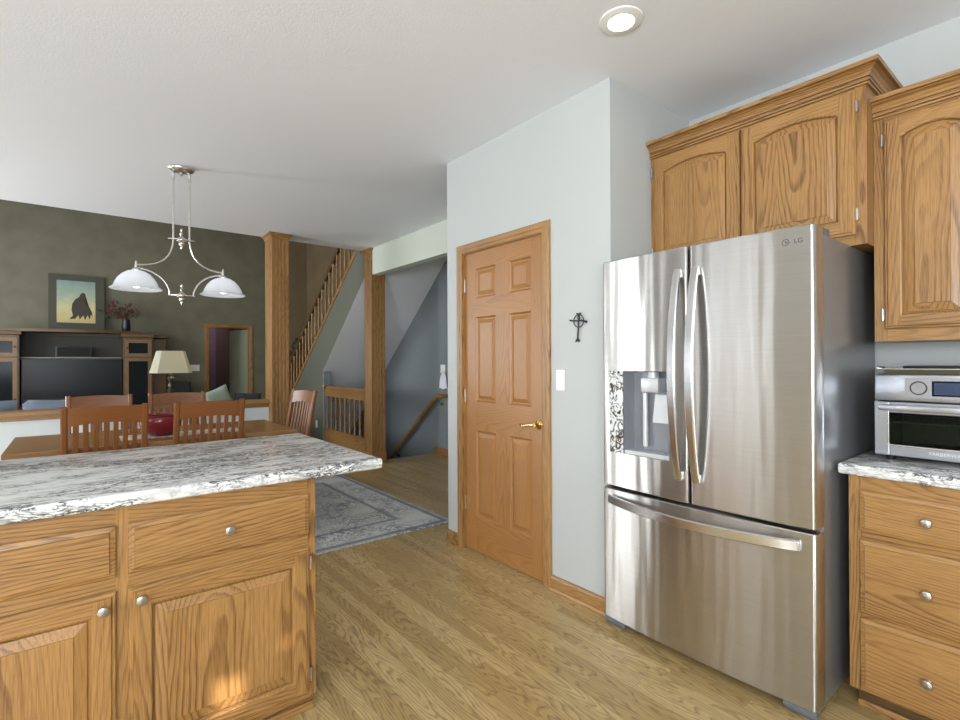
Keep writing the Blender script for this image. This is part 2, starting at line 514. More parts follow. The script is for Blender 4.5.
# ------------------------------------------------------------------ room shell
H = 2.74
mb = MB()
mb.box(-2.7, 2.95, -2.7, 11.1, -0.12, 0)
mb.box(2.95, 4.1, -2.7, 6.02, -0.12, 0)
mb.box(2.95, 4.1, 9.55, 11.1, -0.12, 0)
struct('floor', mb, M_FLOOR, 'honey oak strip floor running through kitchen and hall')
struct('ceiling', MB().box(-2.8, 4.1, -2.8, 6.08, H, H + 0.16), M_CEIL, 'flat white textured kitchen ceiling')
struct('ceiling_living', MB().box(-2.8, 4.1, 6.08, 11.2, 5.3, 5.4), M_CEIL, 'high ceiling over the living room')
struct('wall_living_front', MB().box(-2.8, 4.1, 6.08, 6.2, H + 0.161, 5.3), M_CEIL, 'white wall above the kitchen ceiling edge')


def wall_with_holes(x0, x1, along, a0, a1, z0, z1, holes):
    """wall slab; holes = [(a, b, zb, zt)] along its length"""
    mb = MB()
    cuts = sorted({a0, a1, *[h[0] for h in holes], *[h[1] for h in holes]})
    zs = sorted({z0, z1, *[h[2] for h in holes], *[h[3] for h in holes]})
    for a, b in zip(cuts, cuts[1:]):
        for c, d in zip(zs, zs[1:]):
            if any(h[0] <= a and b <= h[1] and h[2] <= c and d <= h[3] for h in holes):
                continue
            if along == 'Y': mb.box(x0, x1, a, b, c, d)
            else: mb.box(a, b, x0, x1, c, d)
    bmesh.ops.remove_doubles(mb.bm, verts=mb.bm.verts, dist=1e-5)
    return mb


struct('wall_left', wall_with_holes(-2.8, -2.7, 'Y', -2.7, 11.2, 0, 5.3, [(5.27, 5.89, 0.05, 2.1), (1.95, 3.4, 1.0, 2.2), (-1.6, -0.2, 0.95, 2.15), (7.4, 9.8, 0.9, 3.1)]), M_WALL)
struct('wall_rear', wall_with_holes(-2.8, -2.7, 'X', -2.8, 3.0, 0, H, [(-2.3, -0.2, 0.9, 2.2), (0.362, 0.45, 1.785, 1.935), (0.235, 0.295, 1.745, 1.83), (0.58, 0.62, 1.94, 2.0)]), M_WALL)  # three small holes added to shape sun patches on the island door
struct('wall_right', MB().box(2.90, 3.0, -2.7, 1.58, 0, H), M_WALL, 'pale grey kitchen wall behind refrigerator and cabinets')
WX = 2.125
K = lambda y: y * 0.993
KZ = lambda z: 1.3 + (z - 1.3) * 0.993 if z > 0.02 else z
DY0, DY1, DZ = 2.055, 2.825, 2.047
struct('wall_pantry', wall_with_holes(WX, 2.25, 'Y', 1.58, 3.015, 0, H, [(DY0, DY1, 0, DZ)]), M_WALL, 'pale grey pantry wall around the oak door')
struct('wall_alcove', MB().box(2.25, 3.06, 1.58, 1.69, 0, H), M_WALL, 'pale grey return wall beside the refrigerator')
struct('wall_pantry_end', MB().box(2.25, 4.1, 2.93, 3.015, 0, H), M_WALL)
struct('wall_hall', MB().box(2.955, 3.06, 3.015, 5.84, 2.405, H), M_SAGE, 'sage header wall over the stair hall opening')
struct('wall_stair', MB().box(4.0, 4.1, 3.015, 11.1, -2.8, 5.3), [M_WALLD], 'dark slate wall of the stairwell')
struct('wall_stair_upper', MB().prism([(6.2, 3.0), (10.99, -0.05), (10.99, 5.3), (6.2, 5.3)], 'X', 3.985, 3.999), M_BROWN, 'tan wall above the staircase')
struct('wall_back', wall_with_holes(11.0, 11.1, 'X', -2.8, 3.3, 0, 5.3, [(2.06, 2.80, 0, 2.0)]), M_GREEN, 'mottled olive green living room wall')
struct('wall_back_stair', MB().box(3.3, 4.0, 10.99, 11.1, 0, 5.3), M_BROWN, 'tan wall at the foot of the stairs')
# room beyond the far doorway
struct('wall_plum', MB().box(1.7, 2.62, 13.2, 13.3, 0, 2.6), M_PURPLE, 'plum wall seen through the far doorway')
struct('wall_plum_side', MB().box(3.6, 3.7, 11.1, 13.3, 0, 2.6), M_PURPLE)
struct('wall_plum_return', MB().box(1.6, 1.7, 11.1, 13.3, 0, 2.6), M_PURPLE)
struct('floor_far', MB().box(1.6, 3.7, 11.1, 13.3, -0.12, 0), M_FLOOR)
struct('ceiling_far', MB().box(1.6, 3.7, 11.1, 13.3, 2.6, 2.7), M_CEIL)
struct('wall_plum_dark', MB().box(2.62, 3.7, 13.2, 13.3, 0, 2.6), plain('dark_red', (0.05, 0.02, 0.022), 0.6))  # darker, redder stretch of the far room's back wall


# windows behind the camera
def window(name, along, pos, a0, a1, z0, z1, nv=1, nh=0):
    e = empty(name, ((pos, (a0 + a1) / 2, z0) if along == 'Y' else ((a0 + a1) / 2, pos, z0)), kind='structure')
    mb = MB(); t = 0.05
    def bx(a, b, c, d):
        if along == 'Y': mb.box(pos - 0.03, pos + 0.03, a, b, c, d)
        else: mb.box(a, b, pos - 0.03, pos + 0.03, c, d)
    bx(a0, a0 + t, z0, z1); bx(a1 - t, a1, z0, z1); bx(a0 + t, a1 - t, z0, z0 + t); bx(a0 + t, a1 - t, z1 - t, z1)
    for k in range(1, nv + 1):
        c = a0 + (a1 - a0) * k / (nv + 1); bx(c - 0.03, c + 0.03, z0 + t, z1 - t)
    mb.build('frame', M_OUTGLASS, e)
    return e


window('window_1', 'Y', -2.75, -1.6, -0.2, 0.95, 2.15)
window('window_2', 'X', -2.75, -2.3, -0.2, 0.9, 2.2)
window('window_3', 'Y', -2.75, 5.27, 5.89, 0.05, 2.1)
window('added_window', 'Y', -2.75, 1.95, 3.4, 1.0, 2.2)  # unseen window added for its reflection in the refrigerator door
window('window_4', 'Y', -2.75, 7.4, 9.8, 0.9, 3.1)


# --- trim profiles
def baseboard_x(name, x, y0, y1, h=0.085, label=None, mat=None):
    """runs along Y on a wall facing -X"""
    mb = MB()
    mb.prism([(0, 0), (0, h), (-0.009, h - 0.004), (-0.013, h - 0.02), (-0.013, 0.02), (-0.022, 0.018), (-0.026, 0.008), (-0.026, 0)], 'Y', y0, y1)
    # prism on Y uses (z, x) order: swap
    for v in mb.bm.verts:
        a, bq = v.co.x, v.co.z
        v.co.x, v.co.z = x + bq, a
    for v in mb.bm.verts:
        v.co.z, v.co.x = v.co.z, v.co.x
    return mb


def extr_y(prof, y0, y1):
    """prof = [(x, z)]"""
    mb = MB()
    A = [mb.v((p[0], y0, p[1])) for p in prof]; B = [mb.v((p[0], y1, p[1])) for p in prof]
    n = len(prof)
    mb.face(A); mb.face(B[::-1])
    for k in range(n): mb.face([A[k], B[k], B[(k + 1) % n], A[(k + 1) % n]])
    return mb


def extr_x(prof, x0, x1):
    """prof = [(y, z)]"""
    mb = MB()
    return mb.prism(prof, 'X', x0, x1)


def base_prof(x, h=0.085, s=-1):
    return [(x, 0), (x, h), (x + s * 0.009, h - 0.003), (x + s * 0.013, h - 0.018), (x + s * 0.013, 0.022), (x + s * 0.022, 0.019), (x + s * 0.027, 0.009), (x + s * 0.027, 0)]


struct('baseboard_pantry', extr_y(base_prof(WX), 1.578, DY0 - 0.0625), OAK['Y'], 'oak baseboard between pantry door and refrigerator')
struct('baseboard_corner', extr_y(base_prof(WX), DY1 + 0.0625, 3.015), OAK['Y'], 'short oak baseboard at the pantry corner')
struct('baseboard_hall', extr_y(base_prof(4.0, 0.10), 3.015, 6.0), OAK['Y'], 'oak baseboard along the stair hall')

# ------------------------------------------------------------------ pantry door
door = empty('door_1', (2.14, 2.45, 0), 'six-panel oak pantry door with brass lever', kind='structure')
# slab built as stiles, rails and raised panels in one mesh
mb = MB()
XF = 2.14
y0, y1, zb, zt = 2.0585, 2.8215, 0.008, 2.043
ymul = [(y0, 2.185), (2.385, 2.512), (2.727, y1)]
pan = [(2.185, 2.385), (2.512, 2.727)]
pz = [(0.235, 0.828), (1.022, 1.605), (1.733, 1.938)]
rails = [(zb, 0.235), (0.828, 1.022), (1.605, 1.733), (1.938, zt)]
ymul = [(y0, K(2.185)), (K(2.385), K(2.512)), (K(2.727), y1)]
pan = [(K(a), K(b)) for a, b in pan]; pz = [(KZ(a), KZ(b)) for a, b in pz]
rails = [(zb, pz[0][0]), (pz[0][1], pz[1][0]), (pz[1][1], pz[2][0]), (pz[2][1], zt)]
mb.box(XF + 0.012, XF + 0.04, y0, y1, zb, zt)
mb.mi = 0
for a, b in (ymul[0], ymul[2]): mb.box(XF, XF + 0.013, a, b, zb, zt)
for c, d in pz: mb.box(XF, XF + 0.013, ymul[1][0], ymul[1][1], c, d)
mb.mi = 1
for c, d in rails: mb.box(XF, XF + 0.013, ymul[0][1], ymul[2][0], c, d)
mb.mi = 0
for a, b in pan:
    for c, d in pz:
        loops = [(0, 0.0), (0.004, 0.002), (0.012, 0.0115), (0.020, 0.0115), (0.042, 0.003), (0.044, 0.002)]
        rings = [[(XF + t, a + i, c + i), (XF + t, b - i, c + i), (XF + t, b - i, d - i), (XF + t, a + i, d - i)] for i, t in loops]
        mb.loft(rings, cap0=False)
mb.build('door_slab', [DOAK['Z'], DOAK['Y']], door)
# lever
mb = MB(); mb.lathe([(0.0, 0), (0.029, 0), (0.029, -0.006), (0.022, -0.011), (0.012, -0.014), (0.012, -0.045), (0.0, -0.045)], (XF, 2.104, 0.925), 20, 'X')
mb.tube([(XF - 0.042, 2.104, 0.925), (XF - 0.046, 2.132, 0.926), (XF - 0.047, 2.162, 0.920), (XF - 0.047, 2.192, 0.912), (XF - 0.045, 2.217, 0.916), (XF - 0.043, 2.226, 0.922)], [0.008, 0.008, 0.0075, 0.007, 0.006, 0.0035])
o = mb.build('door_lever', M_BRASS, door, smooth=40); tag(o, 'polished brass lever handle')
for z in (0.319, 1.062, 1.828):
    mb = MB(); mb.tube([(XF - 0.004, 2.823, z - 0.045), (XF - 0.004, 2.823, z + 0.045)], 0.0045, 10)
    mb.box(XF - 0.0005, XF + 0.002, 2.823 - 0.006, 2.823, z - 0.043, z + 0.043)
    mb.build('hinge', M_NICKEL, door, smooth=40)


# casing: stepped profile mitred round the opening
def casing(name, label):
    mb = MB()
    prof = [(0.0, 0.0), (0.0, -0.010), (0.006, -0.013), (0.022, -0.013), (0.028, -0.017), (0.052, -0.018), (0.060, -0.013), (0.062, 0.0)]
    rings = []
    for path in ((DY1, 0.0, 1, 0), (DY1, DZ, 1, 1), (DY0, DZ, -1, 1), (DY0, 0.0, -1, 0)):
        y, z, sy, szz = path
        rings.append([(WX + t, y + sy * s, z + szz * s) for s, t in prof])
    mb.loft(rings)
    return struct(name, mb, [OAK['Z']], label)


casing('trim_1', 'oak casing round the pantry door')
mb = MB()
for a, b in ((DY0, DY0 + 0.004), (DY1 - 0.004, DY1)): mb.box(WX, 2.25, a, b, 0, DZ)
mb.box(WX, 2.25, DY0, DY1, DZ - 0.004, DZ)
struct('trim_2', mb, OAK['Z'], 'oak jamb of the pantry door')

# ------------------------------------------------------------------ columns, half wall, header trim
def column(name, x0, x1, y0, y1, label, cap_front=True):
    e = empty(name, ((x0 + x1) / 2, (y0 + y1) / 2, 0), label, kind='structure')
    mb = MB()
    # fluted square shaft: outline with grooves on each face
    def face_pts(a, b, n=4, g=0.010, d=0.007):
        L = b - a; out = [0.0]
        pts = [(a, 0)]
        for k in range(n):
            c = a + L * (k + 0.9) / (n + 0.8)
            pts += [(c - g, 0), (c - g * 0.5, d), (c + g * 0.5, d), (c + g, 0)]
        return pts
    poly = []
    poly += [(p, y0 + d) for p, d in face_pts(x0, x1)]
    poly += [(x1 - d, p) for p, d in face_pts(y0, y1)]
    poly += [(p, y1 - d) for p, d in [(x0 + x1 - q, dd) for q, dd in face_pts(x0, x1)]]
    poly += [(x0 + d, p) for p, d in [(y0 + y1 - q, dd) for q, dd in face_pts(y0, y1)]]
    mb.prism(poly, 'Z', 0.14, H - 0.06)
    mb.build('shaft', OAK['Z'], e)
    MB().box(x0 - 0.008, x1 + 0.008, y0 - 0.008, y1 + 0.008, 0, 0.14, 0.004).build('plinth', OAK['X'], e)
    mb = MB()
    rings = []
    for o_, z in ((0.0, H - 0.062), (0.006, H - 0.060), (0.008, H - 0.045), (0.022, H - 0.022), (0.034, H - 0.016), (0.034, H - 0.001)):
        rings.append([(x0 - o_, y0 - o_, z), (x1 + o_, y0 - o_, z), (x1 + o_, y1 + o_, z), (x0 - o_, y1 + o_, z)])
    mb.loft(rings); mb.build('capital', OAK['X'], e)
    return e


column('column_1', 1.715, 1.90, 5.80, 6.045, 'fluted oak column at the end of the half wall')
column('column_2', 2.945, 3.135, 5.845, 6.045, 'fluted oak column beside the basement stairs')
hw = struct('wall_half', MB().box(-2.7, 1.715, 5.93, 6.05, 0, 0.80), M_HALF, 'pale half wall behind the dining table')
mb = extr_x([(5.885, 0.845), (5.885, 0.872), (5.89, 0.882), (6.095, 0.882), (6.10, 0.872), (6.10, 0.845), (6.062, 0.84), (6.062, 0.80), (5.915, 0.80), (5.915, 0.84)], -2.7, 1.713)
struct('trim_3', mb, OAK['X'], 'oak cap rail on the half wall')
struct('baseboard_dining', extr_x([(5.93, 0), (5.93, 0.085), (5.918, 0.08), (5.915, 0)], -2.7, 1.71), OAK['X'])

# ------------------------------------------------------------------ stairs
SL = 0.79
def foot_z(y): return 2.656 - SL * (y - 6.425)
def sof_z(y): return 1.165 + 0.872 * (7.462 - y)
mb = MB().prism([(6.06, 2.735), (6.06, sof_z(6.06)), (7.46, sof_z(7.46)), (7.46, 0.0), (9.77, 0.0), (9.77, 0.03), (6.2, foot_z(6.2) - 0.02), (6.19, 2.735)], 'X', 2.95, 3.06)
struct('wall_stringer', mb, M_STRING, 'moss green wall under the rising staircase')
mb = MB().prism([(6.06, sof_z(6.06) - 0.0005), (6.06, sof_z(6.06) - 0.003), (7.459, sof_z(7.459) - 0.003), (7.459, sof_z(7.459) - 0.0005)], 'X', 2.9505, 3.06)
mb.prism([(5.665, 2.74), (5.665, 2.732), (9.6, sof_z(9.6)), (9.6, sof_z(9.6) + 0.1), (5.8, 2.74)], 'X', 3.0605, 3.999)
struct('ceiling_soffit', mb, M_SOFFIT, 'sloping pale grey ceiling over the basement stairs')
struct('wall_stringer_end', MB().box(2.9505, 3.06, 7.44, 7.4595, 0, 1.165), plain('end_paint', (0.24, 0.27, 0.29), 0.7), 'slate end of the wall under the stairs beside the guard railing')
st = empty('staircase', (3.5, 8.0, 0), 'staircase rising behind the moss green wall', 'stairs')
mb = MB()
nst = 16
for k in range(nst):
    ya = 9.72 - k * 0.241
    z = 0.19 * (k + 1)
    if z > 3.05: break
    if ya < 6.5: break
    mb.box(3.066, 3.984, ya - 0.275, ya, z - 0.19 if k else 0.002, z - 0.001)
bmesh.ops.remove_doubles(mb.bm, verts=mb.bm.verts, dist=1e-5)
mb.build('flight', plain('stair_carpet', (0.16, 0.12, 0.08), 0.95), st)
mb = MB()
mb.prism([(6.2, foot_z(6.2) + 0.05), (6.2, foot_z(6.2) - 0.019), (9.75, 0.034), (9.75, 0.10)], 'X', 2.94, 3.065)
capmb = mb
rl = empty('stair_railing', (3.005, 8.0, 0), 'oak railing with turned balusters climbing the staircase', 'railing')
mb = MB()
RH = 0.72
capmb.build('stringer_cap', OAK['Y'], rl)
mb = MB()
mb.bar([(3.0, 6.2, foot_z(6.2) + RH), (3.0, 9.7, foot_z(9.7) + RH)], (1, 0, 0), 0.06, 0.055)
mb.build('handrail', DK['Y'], rl)


def baluster_prof(z0, z1, r=0.017):
    L = z1 - z0
    return [(r, z0), (r, z0 + .16 * L), (r * .7, z0 + .18 * L), (r * 1.05, z0 + .21 * L), (r * .6, z0 + .25 * L), (r * 1.1, z0 + .36 * L), (r * .75, z0 + .6 * L),
            (r * .6, z0 + .78 * L), (r * .95, z0 + .81 * L), (r * .65, z0 + .84 * L), (r * .95, z0 + .87 * L), (r * .95, z1)]


y = 6.33
while y < 9.6:
    zf = foot_z(y)
    MB().lathe(baluster_prof(zf + 0.03, zf + RH - 0.02), (3.0, y, 0), 10).build('baluster', OAK['Z'], rl, smooth=50)
    y += 0.142
# newel at the bottom
MB().lathe([(0.045, 0.035), (0.045, 0.35), (0.03, 0.38), (0.04, 0.5), (0.03, 0.72), (0.045, 0.76), (0.045, 1.0), (0.03, 1.02), (0.045, 1.06), (0.0, 1.10)], (3.0, 9.68, 0), 14).build('newel_post', OAK['Z'], rl, smooth=50)

# guard rail beside the basement stairs
gr = empty('guard_railing', (2.98, 6.72, 0), 'low oak guard railing with balusters beside the basement stairs', 'railing')
mb = MB(); mb.box(2.955, 3.02, 6.047, 7.38, 0.90, 0.945, 0.008)
mb.tube([(2.955, 7.38, 0.93), (2.94, 7.41, 0.94)], 0.03, 10)
mb.build('handrail', OAK['Y'], gr)
MB().box(2.968, 3.008, 6.047, 7.435, 0.79, 0.899).build('upper_board', OAK['Y'], gr)
MB().box(2.96, 3.016, 6.047, 7.435, 0.0, 0.30).build('lower_board', OAK['Y'], gr)
for k in range(9):
    MB().lathe(baluster_prof(0.301, 0.789, 0.016), (2.988, 6.12 + k * 0.158, 0), 10).build('baluster', OAK['Z'], gr, smooth=50)

# basement stairs going down
mb = MB()
for k in range(11):
    mb.box(3.061, 3.999, 6.02 + k * 0.241, 6.02 + (k + 1) * 0.241 + 0.02, -0.19 * (k + 1) - 0.19, -0.19 * (k + 1))
struct('floor_basement_steps', mb, plain('basement_carpet', (0.10, 0.09, 0.08), 0.95), 'dark steps going down to the basement')
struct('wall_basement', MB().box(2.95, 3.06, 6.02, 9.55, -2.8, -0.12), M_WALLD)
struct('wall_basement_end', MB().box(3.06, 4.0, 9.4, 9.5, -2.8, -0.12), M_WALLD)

hr = empty('wall_handrail', (3.95, 6.4, 0.4), 'dark oak handrail sloping down the slate stairwell wall', 'handrail')
mb = MB()
mb.bar([(3.94, 5.68, 0.83), (3.94, 5.83, 0.825), (3.94, 5.90, 0.785), (3.94, 7.55, -0.52)], (1, 0, 0), 0.045, 0.055)
mb.box(3.94, 3.998, 5.655, 5.69, 0.805, 0.858)
mb.build('rail', OAK['Y'], hr)
for y_, z_ in ((5.80, 0.80), (7.0, -0.085)):
    mb = MB(); mb.tube([(3.94, y_, z_), (3.94, y_, z_ - 0.05), (3.965, y_, z_ - 0.085), (3.985, y_, z_ - 0.09)], 0.007, 8)
    mb.lathe([(0, 0), (0.022, 0), (0.022, 0.012), (0, 0.014)], (3.984, y_, z_ - 0.09), 12, 'X')
    o = mb.build('bracket', M_BRASS if y_ < 6 else M_IRON, hr, smooth=40)


# ------------------------------------------------------------------ cabinet doors and drawers
def fm_island(y0):
    return lambda u, v, w_: (u, y0 - w_, v)


def fm_right(x0):
    return lambda u, v, w_: (x0 - w_, -u, v)


def cab_door(fm, u0, u1, v0, v1, s=0.055, rise=0.0, name='door', parent=None, hx='X'):
    mb = MB(); bm = mb.bm
    def rect(i, w_): return [mb.v(fm(a, b, w_)) for a, b in ((u0 + i, v0 + i), (u1 - i, v0 + i), (u1 - i, v1 - i), (u0 + i, v1 - i))]
    R = [rect(i, w_) for i, w_ in ((0.006, 0.0), (0.0, 0.004), (0.0, 0.009), (0.004, 0.013), (0.010, 0.0135), (0.0135, 0.019))]
    for a, b in zip(R, R[1:]):
        for k in range(4):
            mb.face([a[k], a[(k + 1) % 4], b[(k + 1) % 4], b[k]], 1 if k in (0, 2) else 0)
    mb.face(R[0][::-1], 0)
    n = 14 if rise > 0 else 1
    def opening(i, w_):
        a, b = u0 + s + i, u1 - s - i
        pts = [(a, v0 + s + i), (b, v0 + s + i)]
        uc, hw_ = (u0 + u1) / 2, (u1 - u0) / 2 - s
        for k in range(n + 1):
            u = b + (a - b) * k / n
            t = (u - uc) / hw_
            pts.append((u, v1 - s - i - rise * t * t))
        return [mb.v(fm(p, q, w_)) for p, q in pts], pts
    O0, P0 = opening(0, 0.019)
    e = 0.0135
    uo0, uo1, vo0, vo1 = u0 + e, u1 - e, v0 + e, v1 - e
    q = lambda *pp, mi: mb.face([mb.v(fm(a, b, 0.019)) for a, b in pp], mi)
    ua, ub, va = u0 + s, u1 - s, v0 + s
    vt = P0[2][1]
    q((uo0, vo0), (ua, vo0), (ua, vo1), (uo0, vo1), mi=0)
    q((ub, vo0), (uo1, vo0), (uo1, vo1), (ub, vo1), mi=0)
    q((ua, vo0), (ub, vo0), (ub, va), (ua, va), mi=1)
    for k in range(n):
        (pa, qa), (pb, qb) = P0[2 + k], P0[3 + k]
        q((pa, qa), (pa, vo1), (pb, vo1), (pb, qb), mi=1)
    prev = O0
    for i, w_ in ((0.004, 0.0178), (0.0075, 0.012), (0.009, 0.0035), (0.0125, 0.0035), (0.0145, 0.009), (0.044, 0.0160), (0.0455, 0.0190)):
        cur, _ = opening(i, w_)
        m_ = len(cur)
        for k in range(m_):
            mb.face([prev[k], prev[(k + 1) % m_], cur[(k + 1) % m_], cur[k]], 0)
        prev = cur
    mb.face(prev, 0)
    bmesh.ops.remove_doubles(bm, verts=bm.verts, dist=1e-5)
    return mb.build(name, [OAK['Z'], OAK[hx]], parent)


def drawer_front(fm, u0, u1, v0, v1, parent, hx='X'):
    mb = MB()
    rings = []
    for i, w_ in ((0.004, 0.0), (0.0, 0.004), (0.0, 0.009), (0.003, 0.0115), (0.016, 0.0145), (0.0175, 0.019)):
        rings.append([fm(a, b, w_) for a, b in ((u0 + i, v0 + i), (u1 - i, v0 + i), (u1 - i, v1 - i), (u0 + i, v1 - i))])
    mb.loft(rings)
    return mb.build('drawer', [OAK[hx]], parent)


def knob(fm, u, v, parent, base=0.019):
    mb = MB()
    prof = [(0.009, 0), (0.009, 0.003), (0.0055, 0.006), (0.0055, 0.013), (0.011, 0.016), (0.0155, 0.0195), (0.0160, 0.0225), (0.0145, 0.0255), (0.009, 0.0275), (0.0, 0.028)]
    rings = []
    for r, h in prof:
        rings.append([fm(u + max(r, 1e-5) * math.cos(2 * PI * k / 20), v + max(r, 1e-5) * math.sin(2 * PI * k / 20), base + h) for k in range(20)])
    mb.loft(rings)
    return mb.build('knob', M_NICKEL, parent, smooth=40)


def cab_hinge(fm, u, v, parent, hh=0.020):
    mb = MB()
    def bx(ua, ub, va, vb, wa, wb):
        P = [fm(a, b, c) for c in (wa, wb) for a, b in ((ua, va), (ub, va), (ub, vb), (ua, vb))]
        mb.loft([P[:4], P[4:]])
    bx(u - 0.005, u + 0.005, v - hh, v + hh, 0.0, 0.012)
    rings = []
    for z in (-hh - 0.005, hh + 0.005):
        rings.append([fm(u + 0.0038 * math.cos(2 * PI * k / 10), v + z, 0.013 + 0.0038 * math.sin(2 * PI * k / 10)) for k in range(10)])
    mb.loft(rings)
    return mb.build('hinge', M_NICKEL, parent, smooth=40)


def frame_rails(mb, fm, u0, u1, v0, v1, t=0.019):
    P = [fm(a, b, c) for c in (-t, 0.0) for a, b in ((u0, v0), (u1, v0), (u1, v1), (u0, v1))]
    mb.loft([P[:4], P[4:]])


# ------------------------------------------------------------------ island
IY = 1.87
isl = empty('island_cabinet', (0.0, 2.2, 0), 'oak island base cabinet with drawers and raised-panel doors under granite', 'cabinet')
fi = fm_island(IY)
mb = MB()
mb.box(-0.52, 0.707, IY + 0.0195, 2.42, 0.075, 0.872)
mb.build('body', OAK['Z'], isl)
mb = MB()
for a, b in ((-0.55, -0.46), (0.0985, 0.130), (0.678, 0.707)): frame_rails(mb, fi, a, b, 0.062, 0.874)
mb.mi = 1
for a, b in ((-0.46, 0.0985), (0.130, 0.678)):
    frame_rails(mb, fi, a, b, 0.81, 0.874); frame_rails(mb, fi, a, b, 0.615, 0.665); frame_rails(mb, fi, a, b, 0.062, 0.085)
mb.build('face_frame', [OAK['Z'], OAK['X']], isl)
mb = MB(); mb.box(-0.52, 0.700, IY + 0.030, 2.40, 0.0, 0.0615); mb.build('toe_kick', OAK['X'], isl)
mb = MB(); mb.box(-0.52, 0.704, IY + 0.008, IY + 0.029, 0.0, 0.028, 0.006); mb.build('shoe_molding', OAK['X'], isl)
d1 = drawer_front(fi, 0.128, 0.680, 0.662, 0.815, isl); knob(fi, 0.405, 0.741, d1)
d2 = drawer_front(fi, -0.45, 0.099, 0.660, 0.815, isl); knob(fi, -0.19, 0.735, d2)
dr = cab_door(fi, 0.128, 0.680, 0.077, 0.618, parent=isl); knob(fi, 0.160, 0.583, dr)
cab_hinge(fi, 0.685, 0.557, dr); cab_hinge(fi, 0.685, 0.147, dr)
dl = cab_door(fi, -0.45, 0.099, 0.077, 0.618, parent=isl); knob(fi, 0.067, 0.577, dl)
# corbel under the overhang
mb = MB(); mb.prism([(2.43, 0.872), (2.43, 0.62), (2.46, 0.62), (2.62, 0.84), (2.62, 0.872)], 'X', 0.2, 0.24); mb.build('corbel', OAK['Z'], isl)


def slab_top(name, x0, x1, y0, y1, z0, z1, mat, label, cat='countertop', r=0.012, cut=None):
    mb = MB()
    pts = [(x0, y0), (x1, y0), (x1, y1), (x0, y1)]
    rings = []
    for i, z in ((0.006, z0), (0.002, z0 + 0.003), (0.0, z0 + 0.008), (0.0, z1 - 0.009), (0.0015, z1 - 0.004), (0.005, z1 - 0.001), (0.010, z1)):
        ring = []
        for (cx, cy, sx, sy, a0) in ((x0, y0, 1, 1, PI), (x1, y0, -1, 1, 1.5 * PI), (x1, y1, -1, -1, 0), (x0, y1, 1, -1, 0.5 * PI)):
            rr = 0.006
            for k in range(5):
                a = a0 + k * PI / 8
                ring.append((cx + sx * (i + rr) + rr * math.cos(a), cy + sy * (i + rr) + rr * math.sin(a), z))
        rings.append(ring)
    mb.loft(rings)
    return tag(mb.build(name, mat, smooth=50), label, cat)


slab_top('island_countertop', -0.62, 0.965, 1.822, 2.775, 0.8745, 0.914, M_GRAN_X, 'white granite island top with black veins over oak cabinet')

# ------------------------------------------------------------------ right base cabinet
BX = 2.262
fr = fm_right(BX)
bc = empty('base_cabinet', (2.57, 0.37, 0), 'oak base cabinet with three stacked drawers right of refrigerator', 'cabinet')
mb = MB(); mb.box(BX + 0.0195, 2.895, 0.15, 0.612, 0.082, 0.872); mb.build('body', OAK['Z'], bc)
mb = MB()
for a, b in ((-0.612, -0.572), (-0.185, -0.15)): frame_rails(mb, fr, a, b, 0.082, 0.872)
mb.mi = 1
for a, b in ((0.815, 0.872), (0.636, 0.676), (0.348, 0.374), (0.082, 0.095)): frame_rails(mb, fr, -0.572, -0.185, a, b)
mb.build('face_frame', [OAK['Z'], OAK['Y']], bc)
mb = MB(); mb.box(BX + 0.06, 2.89, 0.15, 0.60, 0.0, 0.0815); mb.build('toe_kick', DK['Y'], bc)
mb = MB(); mb.box(BX + 0.045, BX + 0.0595, 0.15, 0.60, 0.0, 0.022, 0.004); mb.build('shoe_molding', OAK['Y'], bc)
for a, b, kz in ((0.671, 0.820, 0.749), (0.370, 0.640, 0.508), (0.088, 0.352, 0.210)):
    d = drawer_front(fr, -0.577, -0.182, a, b, bc, 'Y'); knob(fr, -0.386, kz, d)
slab_top('countertop', 2.235, 2.897, 0.10, 0.640, 0.8745, 0.914, M_GRAN_Y, 'grey granite countertop under the toaster oven')

# ------------------------------------------------------------------ upper cabinets
def crown(name, x, ya, yb, z0, parent, ret_right=True, wall_x=2.9, ret_left=False):
    """crown along a front facing -X, with a mitred return on the -Y end"""
    prof = [(0.0, 0.0), (0.010, 0.0), (0.011, 0.007), (0.004, 0.009), (0.004, 0.0115), (0.014, 0.013), (0.016, 0.019), (0.013, 0.023), (0.005, 0.0245), (0.006, 0.028), (0.014, 0.030), (0.018, 0.040), (0.027, 0.052), (0.040, 0.058), (0.034, 0.0595), (0.034, 0.063), (0.050, 0.064), (0.051, 0.081), (0.0, 0.081)]
    rings = [[(x - o_, yb, z0 + z) for o_, z in prof], [(x - o_, ya - o_ if ret_right else ya, z0 + z) for o_, z in prof]]
    if ret_right:
        rings.append([(wall_x, ya - o_, z0 + z) for o_, z in prof])
    mb = MB(); mb.loft(rings)
    return mb.build(name, [OAK['Y']], parent)


